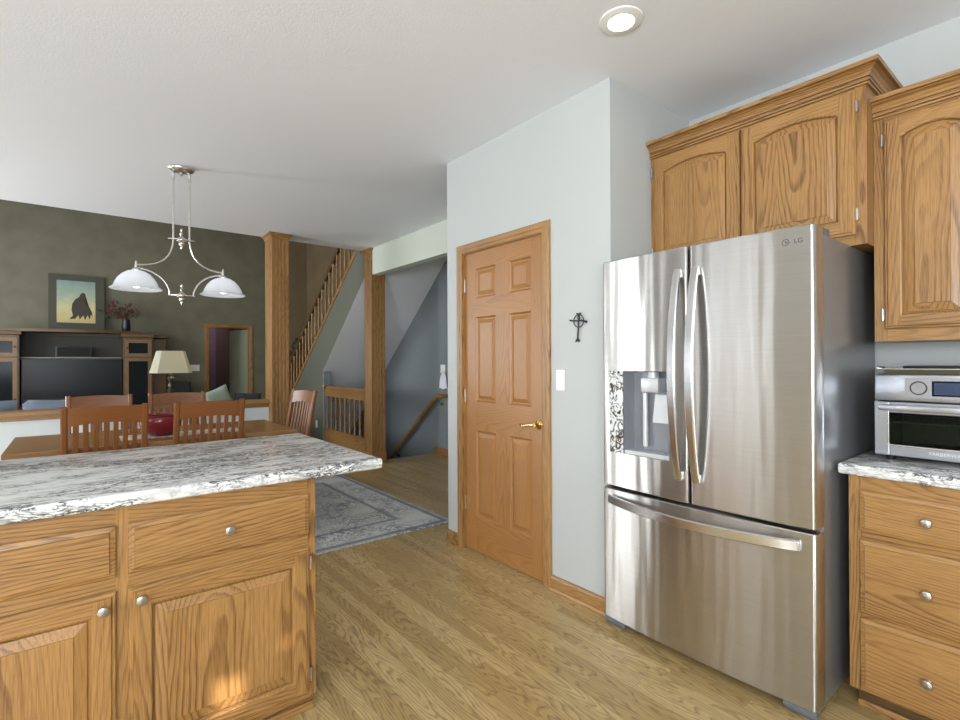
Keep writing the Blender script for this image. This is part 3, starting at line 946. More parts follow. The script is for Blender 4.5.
UX = 2.49
fu = fm_right(UX)
uc = empty('upper_cabinet', (2.69, 1.095, 1.77), 'oak wall cabinet with two arched doors above the refrigerator', 'cabinet')
MB().box(UX + 0.0195, 2.897, 0.605, 1.586, 1.768, 2.475).build('body', OAK['Z'], uc)
mb = MB()
for a, b in ((-1.586, -1.552), (-0.648, -0.605)): frame_rails(mb, fu, a, b, 1.768, 2.475)
mb.mi = 1
for a, b in ((1.768, 1.815), (2.398, 2.475)): frame_rails(mb, fu, -1.552, -0.648, a, b)
mb.build('face_frame', [OAK['Z'], OAK['Y']], uc)
crown('crown_molding', UX, 0.605, 1.586, 2.408, uc)
a1 = cab_door(fu, -1.560, -1.100, 1.808, 2.402, rise=0.03, parent=uc, hx='Y')
a2 = cab_door(fu, -1.092, -0.640, 1.808, 2.402, rise=0.03, parent=uc, hx='Y')
for z in (1.89, 2.33):
    cab_hinge(fu, -0.636, z, a2); cab_hinge(fu, -1.566, z, a1)

RX = 2.58
fu2 = fm_right(RX)
uc2 = empty('upper_cabinet', (2.74, 0.42, 1.37), 'tall oak wall cabinet with arched door above the toaster oven', 'cabinet')
MB().box(RX + 0.0195, 2.897, 0.235, 0.604, 1.374, 2.35).build('body', OAK['Z'], uc2)
mb = MB()
for a, b in ((-0.604, -0.562), (-0.28, -0.235)): frame_rails(mb, fu2, a, b, 1.374, 2.35)
mb.mi = 1
for a, b in ((1.374, 1.428), (2.262, 2.35)): frame_rails(mb, fu2, -0.562, -0.28, a, b)
mb.build('face_frame', [OAK['Z'], OAK['Y']], uc2)
crown('crown_molding', RX, 0.235, 0.604, 2.283, uc2, ret_right=False)
a3 = cab_door(fu2, -0.569, -0.272, 1.422, 2.272, s=0.052, rise=0.03, parent=uc2, hx='Y')
for z in (1.482, 2.19): cab_hinge(fu2, -0.575, z, a3)

# ------------------------------------------------------------------ refrigerator
fg = empty('refrigerator', (2.45, 1.11, 0), 'stainless french-door refrigerator with bottom freezer and dispenser', 'refrigerator')
YC, HW = 1.112, 0.462


def xf(y):
    t = (y - YC) / HW
    return 2.026 + 0.022 * t * t


def fdoor(name, ya, yb, z0, z1, hole=None, xb=2.128):
    """curved steel door; rounded vertical edges; hole = (ya, yb, za, zb)"""
    mb = MB()
    ys = [ya, ya + 0.002, ya + 0.005, ya + 0.010]
    n = 22
    a, b = ya + 0.014, yb - 0.014
    mid = [a + (b - a) * k / n for k in range(n + 1)]
    ys = ys + mid + [yb - 0.010, yb - 0.005, yb - 0.002, yb]
    if hole: ys = sorted(set(ys + [hole[0], hole[1]]))
    def fx(y):
        d = min(y - ya, yb - y)
        r = 0.012
        return xf(y) + (r - math.sqrt(max(0, r * r - (r - d) ** 2)) if d < r else 0)
    zs = [z0, z0 + 0.004, z1 - 0.004, z1]
    if hole: zs = sorted(set(zs + [hole[2], hole[3]]))
    zin = {z0: 0.004, z1: 0.004}
    G = [[mb.v((fx(y) + zin.get(z, 0), y, z)) for y in ys] for z in zs]
    for i in range(len(zs) - 1):
        for j in range(len(ys) - 1):
            if hole and hole[0] <= ys[j] + 1e-6 and ys[j + 1] <= hole[1] + 1e-6 and hole[2] <= zs[i] + 1e-6 and zs[i + 1] <= hole[3] + 1e-6:
                continue
            mb.face([G[i][j], G[i][j + 1], G[i + 1][j + 1], G[i + 1][j]])
    Bk = [[mb.v((xb, y, z)) for y in (ya, yb)] for z in zs]
    for i in range(len(zs) - 1):
        mb.face([G[i][0], G[i + 1][0], Bk[i + 1][0], Bk[i][0]])
        mb.face([G[i][-1], Bk[i][1], Bk[i + 1][1], G[i + 1][-1]])
    mb.face([Bk[0][0], Bk[-1][0], Bk[-1][1], Bk[0][1]])
    mb.face(G[0] + [Bk[0][1], Bk[0][0]]); mb.face(G[-1][::-1] + [Bk[-1][0], Bk[-1][1]])
    return mb


# case
mb = MB(); mb.box(2.135, 2.80, 0.655, 1.565, 0.035, 1.765, 0.006); mb.build('case', M_CASE, fg, smooth=40)
HOLE = (1.205, 1.445, 0.858, 1.252)
fl = fdoor('door', 1.1165, YC + HW, 0.693, 1.785, HOLE).build('door', M_STEEL, fg, smooth=35)
frr = fdoor('door', YC - HW, 1.1085, 0.693, 1.785).build('door', M_STEEL, fg, smooth=35)
fz = fdoor('freezer_drawer', YC - HW, YC + HW, 0.045, 0.678).build('freezer_drawer', M_STEEL, fg, smooth=35)
mb = MB(); mb.box(2.10, 2.134, 0.68, 1.54, 0.672, 0.70); mb.box(2.10, 2.134, 1.105, 1.12, 0.70, 1.75); mb.build('gasket', M_BLACK, fg)


def door_handle(y0, parent, side):
    mb = MB(); pts = []; wd = []
    z0, z1 = 0.795, 1.685
    n = 26
    for k in range(n + 1):
        t = k / n
        z = z0 + (z1 - z0) * t
        s = math.sin(PI * t)
        out = 0.012 + 0.058 * (s ** 0.75)
        yy = y0
        pts.append((xf(y0) - out, yy, z))
        wd.append(0.030 + 0.006 * s)
    mb.bar(pts, (0, 1, 0), 0.03, 0.018, wd)
    for z in (z0 + 0.012, z1 - 0.012):
        mb.box(xf(y0) - 0.022, xf(y0) + 0.002, y0 - 0.011, y0 + 0.011, z - 0.018, z + 0.018, 0.003)
    return mb.build('handle', M_HANDLE, parent, smooth=40)


door_handle(1.152, fl, 1)
door_handle(1.074, frr, -1)
mb = MB(); pts = []
n = 30
for k in range(n + 1):
    t = k / n; y = 0.70 + (1.525 - 0.70) * t; s = math.sin(PI * t)
    pts.append((xf(y) - 0.012 - 0.052 * s ** 0.7, y, 0.632 - 0.006 * s))
mb.bar(pts, (0, 0, 1), 0.040, 0.018)
for y in (0.715, 1.51): mb.box(xf(y) - 0.022, xf(y) + 0.003, y - 0.018, y + 0.018, 0.617, 0.647, 0.003)
mb.build('handle', M_HANDLE, fz, smooth=40)
# dispenser in the left door
ya, yb, za, zb = HOLE
mb = MB(); xi = 2.105
A = [(xf(ya), ya, za), (xf(yb), yb, za), (xf(yb), yb, zb), (xf(ya), ya, zb)]
Bp = [(xi, ya + 0.012, za + 0.02), (xi, yb - 0.012, za + 0.02), (xi, yb - 0.012, zb - 0.004), (xi, ya + 0.012, zb - 0.004)]
Ao = [(p[0] + 0.0005, p[1], p[2]) for p in A]
mb.loft([Ao, Bp], cap0=False)
mb.build('dispenser_recess', plain('recess_grey', (0.24, 0.25, 0.28), 0.35, 0.3), fl, fix=True)
mb = MB(); mb.box(xf(1.33) + 0.004, 2.10, ya + 0.004, yb - 0.004, za + 0.001, za + 0.022, 0.003); mb.build('drip_tray', M_SILVERP, fl)
# patterned glass strip
m, nt, b = new_mat('floral_glass')
tc = N(nt, 'ShaderNodeTexCoord')
n1 = N(nt, 'ShaderNodeTexNoise'); n1.inputs['Scale'].default_value = 15; n1.inputs['Detail'].default_value = 2.0; n1.inputs['Distortion'].default_value = 2.6
nt.links.new(tc.outputs['Object'], n1.inputs['Vector'])
vv = math_n(nt, 'ABSOLUTE', math_n(nt, 'SUBTRACT', n1.outputs['Fac'], 0.5))
rr = ramp(nt, [(0.0, (0.015,) * 3), (0.030, (0.02,) * 3), (0.055, (0.62, 0.63, 0.63))]); nt.links.new(vv, rr.inputs[0])
nt.links.new(rr.outputs[0], b.inputs['Base Color']); b.inputs['Roughness'].default_value = 0.08
M_FLORAL = m
mb = MB(); mb.loft([[(xf(1.4465) - 0.001, 1.4465, za), (xf(1.528) - 0.001, 1.528, za), (xf(1.528) - 0.001, 1.528, zb), (xf(1.4465) - 0.001, 1.4465, zb)],
                    [(xf(1.4465) - 0.004, 1.4475, za + .001), (xf(1.528) - 0.004, 1.527, za + .001), (xf(1.528) - 0.004, 1.527, zb - .001), (xf(1.4465) - 0.004, 1.4475, zb - .001)]])
o = mb.build('control_panel', M_FLORAL, fl); tag(o, 'white glass strip with black floral scrollwork')
mb = MB(); mb.box(2.035, 2.104, 1.262, 1.352, 1.155, 1.222, 0.006); mb.lathe([(0.028, 1.222), (0.024, 1.248)], (2.07, 1.307, 0), 16); mb.build('ice_chute', M_SILVERP, fl, smooth=40)
mb = MB(); mb.loft([[(2.062, 1.222, 1.145), (2.062, 1.292, 1.145), (2.075, 1.292, 1.145), (2.075, 1.222, 1.145)], [(2.045, 1.218, 1.02), (2.045, 1.296, 1.02), (2.060, 1.296, 1.02), (2.060, 1.218, 1.02)]])
mb.box(2.062, 2.104, 1.245, 1.27, 1.09, 1.135); mb.build('dispenser_paddle', M_SILVERP, fl)
mb = MB(); mb.tube([(2.088, 1.36, 0.90), (2.088, 1.36, 1.15)], 0.013, 14); mb.build('water_tube', M_SILVERP, fl, smooth=40)
# hinge covers and feet
for y in (0.685, 1.53):
    mb = MB(); mb.box(2.14, 2.25, y - 0.022, y + 0.022, 1.766, 1.797, 0.006); mb.build('hinge_cover', M_GREYP, fg, smooth=40)
for ya_, yb_ in ((0.655, 0.765), (1.455, 1.568)):
    mb = MB(); rings = []
    for z, i in ((0.0, 0.02), (0.012, 0.006), (0.025, 0.0), (0.044, 0.0)):
        rings.append([(2.052 + i, ya_ + i, z), (2.052 + i, yb_ - i, z), (2.134, yb_ - i, z), (2.134, ya_ + i, z)])
    mb.loft(rings); mb.build('foot', M_GREYP, fg)
mb = MB(); mb.box(2.075, 2.134, 0.766, 1.454, 0.022, 0.044, 0.004); mb.build('base_grille', M_GREYP, fg)
# badge: ring-and-face roundel, then two letters
M_BADGE = plain('badge_grey', (0.10, 0.10, 0.105), 0.3, 0.6)
bx_ = 0.741
lg = text_mesh('LG', 0.024, 0.0004)
lg.transform(Matrix.Translation((xf(0.70) - 0.0007, 0.700, 1.731) ) @ Matrix(((0, 0, -1, 0), (-1, 0, 0, 0), (0, 1, 0, 0), (0, 0, 0, 1))) - Matrix(((0,) * 4,) * 4))
lg.materials.append(M_BADGE)
lo_ = bpy.data.objects.new('logo', lg); C.objects.link(lo_); lo_.parent = frr
lg.transform(Matrix.Translation(-fg.location))
mb = MB()
xb = xf(bx_)
ring = lambda r, n=24, x=0: [(xb - x, bx_ + r * math.cos(2 * PI * k / n), 1.731 + r * math.sin(2 * PI * k / n)) for k in range(n)]
mb.loft([ring(0.0125), ring(0.0125, x=.0012), ring(0.0105, x=.0012), ring(0.0105)], cap0=False, cap1=False)
mb.tube([(xb - .001, bx_, 1.737), (xb - .001, bx_, 1.726), (xb - .001, bx_ - 0.005, 1.726)], 0.0011, 6)
mb.tube([(xb - .001, bx_, 1.7315), (xb - .001, bx_ - 0.009, 1.7315)], 0.0011, 6)
mb.lathe([(0.0, 0), (0.0016, 0), (0.0016, -0.0012), (0, -0.0012)], (xb, bx_ + 0.0048, 1.7355), 8, 'X')
mb.build('logo_roundel', M_BADGE, frr)

# ------------------------------------------------------------------ toaster oven and tray
TX, TY0, TY1, TZ0, TZ1 = 2.425, 0.148, 0.571, 0.935, 1.243
to = empty('toaster_oven', (2.58, 0.36, 0.914), 'silver countertop toaster oven with dial, blue display and glass door', 'toaster oven')
M_SILV = steel('oven_silver', (0.52, 0.54, 0.59), 0.32, 0.5, 0.0)
M_CAV = plain('oven_interior', (0.16, 0.165, 0.15), 0.45, 0.4)
mb = MB()
mb.box(TX + 0.012, 2.80, TY0, TY0 + 0.012, TZ0, TZ1); mb.box(TX + 0.012, 2.80, TY1 - 0.012, TY1, TZ0, TZ1)
mb.box(TX + 0.012, 2.80, TY0 + 0.012, TY1 - 0.012, TZ1 - 0.012, TZ1); mb.box(TX + 0.012, 2.80, TY0 + 0.012, TY1 - 0.012, TZ0, TZ0 + 0.012)
mb.box(2.785, 2.80, TY0 + 0.012, TY1 - 0.012, TZ0 + 0.012, TZ1 - 0.012)
mb.build('body', M_CAV, to)
mb = MB(); mb.box(TX, TX + 0.03, TY0, TY1, 1.142, TZ1, 0.008); mb.build('control_panel', M_SILV, to, smooth=40)
mb = MB(); rings = []
for w_, i in ((0.0, 0.0), (0.003, 0.0004)):
    rings.append([(TX - w_, 0.478 - i, 1.156 + i), (TX - w_, 0.165 + i, 1.156 + i), (TX - w_, 0.165 + i, 1.232 - i), (TX - w_, 0.478 - i, 1.232 - i)])
mb.loft(rings); mb.build('bezel', M_SILV, to)
mb = MB(); mb.lathe([(0.0215, 0), (0.0215, -0.012), (0.0195, -0.0135), (0, -0.013)], (TX - 0.001, 0.438, 1.194), 28, 'X'); dl_ = mb.build('dial', plain('dial_chrome', (0.60, 0.60, 0.63), 0.22, 1.0), to, smooth=30)
MB().lathe([(0.0255, 0), (0.0255, -0.004), (0.0, -0.004)], (TX - 0.001, 0.438, 1.194), 28, 'X').build('dial_ring', M_IRON, dl_, smooth=30)
mb = MB(); mb.box(TX - 0.003, TX + 0.001, 0.262, 0.402, 1.165, 1.222, 0.001); mb.build('display_frame', M_SILV, to)
mb = MB(); mb.box(TX - 0.0042, TX - 0.0028, 0.268, 0.396, 1.171, 1.216); mb.build('display', plain('blue_display', (0.04, 0.055, 0.11), 0.15), to)
# door with glass
mb = MB()
dz0, dz1 = TZ0, 1.139
wy0, wy1, wz0, wz1 = 0.19, 0.525, 0.978, 1.098
mb.box(TX, TX + 0.014, TY0, wy0, dz0, dz1, 0.003); mb.box(TX, TX + 0.014, wy1, TY1, dz0, dz1, 0.003)
mb.box(TX, TX + 0.014, wy0, wy1, dz0, wz0, 0.003); mb.box(TX, TX + 0.014, wy0, wy1, wz1, dz1, 0.003)
od = mb.build('door', M_SILV, to)
M_OVGLASS = plain('oven_glass', (0.35, 0.38, 0.33), 0.04, 0, Transmission_Weight=1.0, IOR=1.2)
mb = MB(); mb.box(TX + 0.005, TX + 0.008, wy0, wy1, wz0, wz1); mb.build('glass', M_OVGLASS, od)
mb = MB(); rings = []
mb.tube([(TX - 0.001, wy0 - 0.003, wz1 + 0.003), (TX - 0.001, wy0 - 0.003, wz0 + 0.004), (TX - 0.001, wy0 + 0.004, wz0 - 0.003), (TX - 0.001, wy1 - 0.004, wz0 - 0.003), (TX - 0.001, wy1 + 0.003, wz0 + 0.004), (TX - 0.001, wy1 + 0.003, wz1 + 0.003)], 0.0028, 6); mb.build('window_rim', plain('bright_chrome', (0.85, 0.85, 0.87), 0.12, 1.0), od)
mb = MB(); mb.box(TX - 0.038, TX - 0.020, 0.165, 0.552, 1.108, 1.130, 0.005)
for y in (0.18, 0.535): mb.box(TX - 0.022, TX + 0.002, y - 0.008, y + 0.008, 1.110, 1.128)
mb.build('handle', M_SILV, od, smooth=40)
mb = MB()
for y in [0.165 + 0.0155 * k for k in range(26)]: mb.tube([(2.45, y, 1.062), (2.77, y, 1.062)], 0.0014, 5)
mb.tube([(2.45, 0.162, 1.062), (2.45, 0.558, 1.062)], 0.003, 6); mb.tube([(2.77, 0.162, 1.062), (2.77, 0.558, 1.062)], 0.003, 6)
mb.build('rack', M_NICKEL, to)
for x in (2.47, 2.75):
    for y in (0.19, 0.53):
        mb = MB(); mb.lathe([(0.014, 0.914), (0.017, 0.9349)], (x, y, 0), 12); mb.build('foot', M_BLACK, to)
tm = text_mesh('FARBERWARE', 0.0165, 0.0004, 1.05)
tm.transform(Matrix.Translation((TX - 0.0006, 0.358, 0.956)) @ Matrix(((0, 0, -1, 0), (-1, 0, 0, 0), (0, 1, 0, 0), (0, 0, 0, 1))))
tm.transform(Matrix.Translation(-to.location)); tm.materials.append(plain('lettering_grey', (0.75, 0.76, 0.80), 0.3))
o = bpy.data.objects.new('lettering', tm); C.objects.link(o); o.parent = od
tr = empty('baking_tray', (2.62, 0.36, 1.2435), 'shallow champagne baking tray lying on the toaster oven', 'tray')
M_TRAY = plain('champagne_metal', (0.55, 0.50, 0.40), 0.3, 0.9)
mb = MB(); rings = []
for i, z in ((0.012, 1.2436), (0.0, 1.262), (-0.006, 1.262), (-0.006, 1.265), (0.003, 1.265), (0.014, 1.247)):
    rings.append([(2.47 + i, 0.17 + i, z), (2.78 - i, 0.17 + i, z), (2.78 - i, 0.555 - i, z), (2.47 + i, 0.555 - i, z)])
mb.loft(rings); mb.build('pan', M_TRAY, tr)
mb = MB(); mb.tube([(2.50, 0.561, 1.262), (2.49, 0.574, 1.268), (2.53, 0.578, 1.270), (2.57, 0.574, 1.268), (2.56, 0.561, 1.262)], 0.004, 8); mb.build('handle', M_NICKEL, tr, smooth=60)
mb = MB(); mb.box(2.50, 2.76, 0.19, 0.50, 1.2655, 1.275, 0.004)
tag(mb.build('crisper_plate', M_BLACK, smooth=40), 'flat black plate resting on the baking tray', 'plate')

# ------------------------------------------------------------------ downlight
dlt = empty('downlight', (1.807, 1.284, H), 'lit round recessed downlight in the white ceiling', 'light')
mb = MB(); mb.lathe([(0.062, -0.012), (0.066, -0.012), (0.088, -0.006), (0.090, -0.001), (0.062, -0.001)], (1.807, 1.284, H), 32); 
mb.build('trim_ring', M_WHITE, dlt, smooth=50)
m, nt, b = new_mat('lamp_glow'); b.inputs['Base Color'].default_value = (1, 1, 1, 1)
b.inputs['Emission Color'].default_value = (1, 0.98, 0.95, 1); b.inputs['Emission Strength'].default_value = 14
mb = MB(); mb.lathe([(0.0, -0.004), (0.0615, -0.004), (0.0615, -0.010), (0.04, -0.016), (0.0, -0.018)], (1.807, 1.284, H), 28); mb.build('bulb', m, dlt, smooth=50)

# ------------------------------------------------------------------ wall cross, switches
cr = empty('wall_cross', (2.125, 1.782, 1.40), 'small black iron ring cross hanging on the grey wall', 'cross')
mb = MB(); xw = 2.115
mb.tube([(xw, 1.782, 1.545), (xw, 1.783, 1.50), (xw, 1.788, 1.44), (xw, 1.790, 1.405)], [0.006, 0.005, 0.005, 0.004], 8)
for dy in (-1, 1): mb.tube([(xw, 1.790, 1.422), (xw, 1.790 + dy * 0.009, 1.412), (xw, 1.790 + dy * 0.012, 1.402)], 0.0035, 6)
mb.tube([(xw, 1.782 - 0.014, 1.556), (xw, 1.782, 1.551), (xw, 1.782 + 0.014, 1.556)], 0.004, 6)
mb.build('upright', M_IRON, cr, smooth=60)
mb = MB(); mb.tube([(xw - .004, 1.840, 1.521), (xw - .004, 1.808, 1.517), (xw - .004, 1.758, 1.516), (xw - .004, 1.724, 1.506)], [0.005, 0.004, 0.005, 0.007], 8); mb.build('crossbar', M_IRON, cr, smooth=60)
mb = MB(); mb.tube([(xw, 1.782 + 0.034 * math.cos(2 * PI * k / 24), 1.515 + 0.034 * math.sin(2 * PI * k / 24)) for k in range(25)], 0.003, 6, caps=False); mb.build('ring', M_IRON, cr, smooth=60)
mb = MB(); mb.lathe([(0.004, 0), (0.004, 0.01)], (2.1151, 1.782, 1.53), 6, 'X'); mb.build('nail', M_IRON, cr)


def plate_x(name, x, y, z, label, gangs=1, outlet=False, cat='light switch'):
    e = empty(name, (x, y, z), label, cat)
    hw_ = 0.031 if gangs == 1 else 0.056
    mb = MB(); mb.box(x - 0.006, x, y - hw_, y + hw_, z - 0.058, z + 0.058, 0.003); mb.build('plate', M_WHITE, e)
    for g in range(gangs):
        yy = y + (0 if gangs == 1 else (-0.023 + 0.046 * g))
        if outlet:
            for dz in (-0.02, 0.02):
                MB().lathe([(0.015, -0.006), (0.015, -0.008), (0.0, -0.008)], (x, yy, z + dz), 14, 'X').build('socket', M_WHITE, e)
        else:
            mb = MB(); mb.box(x - 0.016, x - 0.005, yy - 0.005, yy + 0.005, z - 0.004, z + 0.012, 0.001); mb.build('toggle', M_WHITE, e)
    return e


plate_x('light_switch', WX, 1.92, 1.193, 'single white toggle switch on the wall beside the pantry door')
plate_x('light_switch', 4.0, 5.79, 1.198, 'double white switch plate on the dark stairwell wall', 2)
plate_x('wall_outlet', 2.95, 7.72, 0.34, 'white outlet on the moss green wall under the stairs', 1, True, 'outlet')
e = empty('light_switch', (1.82, 11.0, 1.20), 'white switch plate on the olive wall beside the table lamp', 'light switch')
mb = MB(); mb.box(1.74, 1.90, 10.992, 10.9995, 1.14, 1.26, 0.003); mb.build('plate', M_WHITE, e)
for x in (1.78, 1.82, 1.86): MB().box(x - 0.006, x + 0.006, 10.984, 10.993, 1.19, 1.21).build('toggle', M_WHITE, e)
# white cloth hanging from a hook in the stair hall
mb = MB(); rings = []
for k, (z, wdt) in enumerate(((1.15, 0.01), (1.13, 0.07), (1.08, 0.12), (1.0, 0.15), (0.925, 0.18))):
    ring = []
    for j in range(17):
        t = j / 16; yy = 5.745 + (t - 0.5) * 2 * wdt * 0.62
        ring.append((3.985 - 0.012 - 0.018 * math.sin(t * 5 * PI + k * 0.3) * min(1, k * 0.4), yy, z + (0.012 * math.sin(t * 9) if k == 4 else 0)))
    ring += [(p[0] + 0.006, p[1], p[2]) for p in ring[::-1]]
    rings.append(ring)
mb.loft(rings)
hk = empty('hanging_cloth', (3.99, 5.745, 0.93), 'white cloth hanging on the stairwell wall under the switch', 'cloth')
mb.build('cloth', plain('white_cotton', (0.78, 0.79, 0.84), 0.9), hk, smooth=60)
mb = MB(); mb.tube([(3.999, 5.745, 1.16), (3.965, 5.745, 1.155), (3.96, 5.745, 1.17)], 0.004, 6); mb.build('hook', M_NICKEL, hk)

# ------------------------------------------------------------------ chandelier
ch = empty('chandelier', (0.625, 4.28, 1.73), 'brushed nickel two-light pendant with ribbed glass shades over the table', 'chandelier')
CX, CY = 0.625, 4.28
M_CHN = plain('brushed_nickel', (0.66, 0.64, 0.60), 0.25, 1.0)
mb = MB(); rings = []
for s, z in ((0.90, H - 0.001), (1.0, H - 0.008), (1.0, H - 0.014), (0.86, H - 0.028), (0.45, H - 0.040), (0.1, H - 0.043)):
    rings.append([(CX + 0.088 * s * math.cos(2 * PI * k / 28), CY + 0.060 * s * math.sin(2 * PI * k / 28), z) for k in range(28)])
mb.loft(rings); mb.lathe([(0.010, H - 0.06), (0.010, H - 0.042)], (CX, CY, 0), 10); mb.build('canopy', M_CHN, ch, smooth=40)
for s in (-1, 1):
    xr = CX + s * 0.052
    mb = MB(); mb.tube([(xr, CY, 2.205), (xr, CY, H - 0.034)], 0.0065, 10)
    mb.lathe([(0.010, H - 0.10), (0.010, H - 0.06), (0.013, H - 0.05), (0.006, H - 0.035)], (xr, CY, 0), 10)
    mb.build('rod', M_CHN, ch, smooth=50)
for zc, nm in ((2.205, 'hub'), (1.795, 'hub')):
    mb = MB(); mb.lathe([(0.0, 0.085), (0.006, 0.083), (0.010, 0.070), (0.005, 0.058), (0.013, 0.045), (0.007, 0.03), (0.016, 0.018), (0.030, 0.008), (0.034, 0.0), (0.030, -0.012),
                         (0.016, -0.020), (0.018, -0.032), (0.008, -0.045), (0.011, -0.055), (0.004, -0.068), (0.0, -0.075)], (CX, CY, zc), 20)
    rings = []
    for s, z in ((0.7, -0.006), (1.0, -0.003), (1.0, 0.003), (0.7, 0.006)):
        rings.append([(CX + 0.088 * s * math.cos(2 * PI * k / 24), CY + 0.026 * s * math.sin(2 * PI * k / 24), zc + z) for k in range(24)])
    mb.loft(rings); mb.build(nm, M_CHN, ch, smooth=50)


def bez(p0, p1, p2, p3, n=16):
    out = []
    for k in range(n + 1):
        t = k / n; a = [(1 - t) ** 3, 3 * t * (1 - t) ** 2, 3 * t * t * (1 - t), t ** 3]
        out.append(tuple(sum(w_ * p[i] for w_, p in zip(a, (p0, p1, p2, p3))) for i in range(3)))
    return out


m, nt, b = new_mat('ribbed_frosted_glass')
b.inputs['Base Color'].default_value = (0.86, 0.88, 0.92, 1); b.inputs['Roughness'].default_value = 0.15
tl = N(nt, 'ShaderNodeBsdfTranslucent'); tl.inputs[0].default_value = (0.9, 0.92, 0.96, 1)
ms = N(nt, 'ShaderNodeMixShader'); ms.inputs[0].default_value = 0.45
nt.links.new(b.outputs[0], ms.inputs[1]); nt.links.new(tl.outputs[0], ms.inputs[2])
nt.links.new(ms.outputs[0], nt.nodes['Material Output'].inputs[0])
M_SHADE = m
M_BULB = plain('bulb_lit', (0.9, 0.9, 0.9), 0.2, 0, Emission_Color=(1, 0.97, 0.95, 1), Emission_Strength=7.0)
for s in (-1, 1):
    xs = CX + s * 0.278
    mb = MB(); mb.tube(bez((CX + s * 0.052, CY, 2.20), (CX + s * 0.06, CY, 2.06), (CX + s * 0.13, CY, 1.995), (xs, CY, 1.992)), 0.0065, 8); mb.build('upper_arm', M_CHN, ch, smooth=60)
    mb = MB(); mb.tube(bez((CX + s * 0.075, CY, 1.797), (CX + s * 0.085, CY, 1.90), (CX + s * 0.17, CY, 1.965), (xs, CY, 1.972)), 0.0060, 8); mb.build('lower_arm', M_CHN, ch, smooth=60)
    mb = MB(); mb.lathe([(0.0, 2.02), (0.006, 2.018), (0.009, 2.0), (0.009, 1.972), (0.02, 1.968), (0.026, 1.958), (0.026, 1.952), (0.0, 1.950)], (xs, CY, 0), 16); mb.build('socket_cap', M_CHN, ch, smooth=50)
    mb = MB(); rings = []
    prof = [(0.028, 1.951), (0.052, 1.945), (0.082, 1.925), (0.107, 1.897), (0.124, 1.866), (0.134, 1.838), (0.150, 1.826), (0.157, 1.820),
            (0.153, 1.817), (0.130, 1.833), (0.120, 1.862), (0.103, 1.892), (0.079, 1.920), (0.05, 1.940), (0.027, 1.946)]
    for r, z in prof:
        rings.append([(xs + (r * (1 + 0.018 * (k % 2))) * math.cos(2 * PI * k / 72), CY + (r * (1 + 0.018 * (k % 2))) * math.sin(2 * PI * k / 72), z) for k in range(72)])
    mb.loft(rings, cap0=False, cap1=False); sh = mb.build('glass_shade', M_SHADE, ch, smooth=60)
    mb = MB(); mb.lathe([(0.012, 1.949), (0.014, 1.91), (0.030, 1.89), (0.034, 1.865), (0.028, 1.842), (0.012, 1.832), (0.0, 1.830)], (xs, CY, 0), 16); mb.build('bulb', M_BULB, ch, smooth=60)

# ------------------------------------------------------------------ dining set
tb = empty('dining_table', (0.63, 4.56, 0), 'long reddish oak dining table behind the island', 'table')
TW = {a: oak('table_oak_' + a, a, (0.30, 0.15, 0.055), (0.15, 0.068, 0.024), contrast=0.6, rough=0.26) for a in 'XZ'}
mb = MB(); mb.box(-0.335, 1.41, 4.10, 5.02, 0.728, 0.760, 0.006); mb.build('tabletop', TW['X'], tb)
mb = MB(); mb.box(-0.15, 1.15, 4.56, 4.584, 0.64, 0.7279); mb.box(-0.15, 1.15, 4.716, 4.74, 0.64, 0.7279)
mb.build('apron', TW['X'], tb)
for x in (0.41, 0.52):
    mb = MB(); mb.box(x - 0.04, x + 0.04, 4.585, 4.715, 0.085, 0.7279, 0.006); mb.build('pedestal', TW['Z'], tb)
mb = MB(); mb.box(-0.05, 1.0, 4.60, 4.70, 0.0105, 0.0849, 0.01); mb.build('foot', TW['X'], tb)


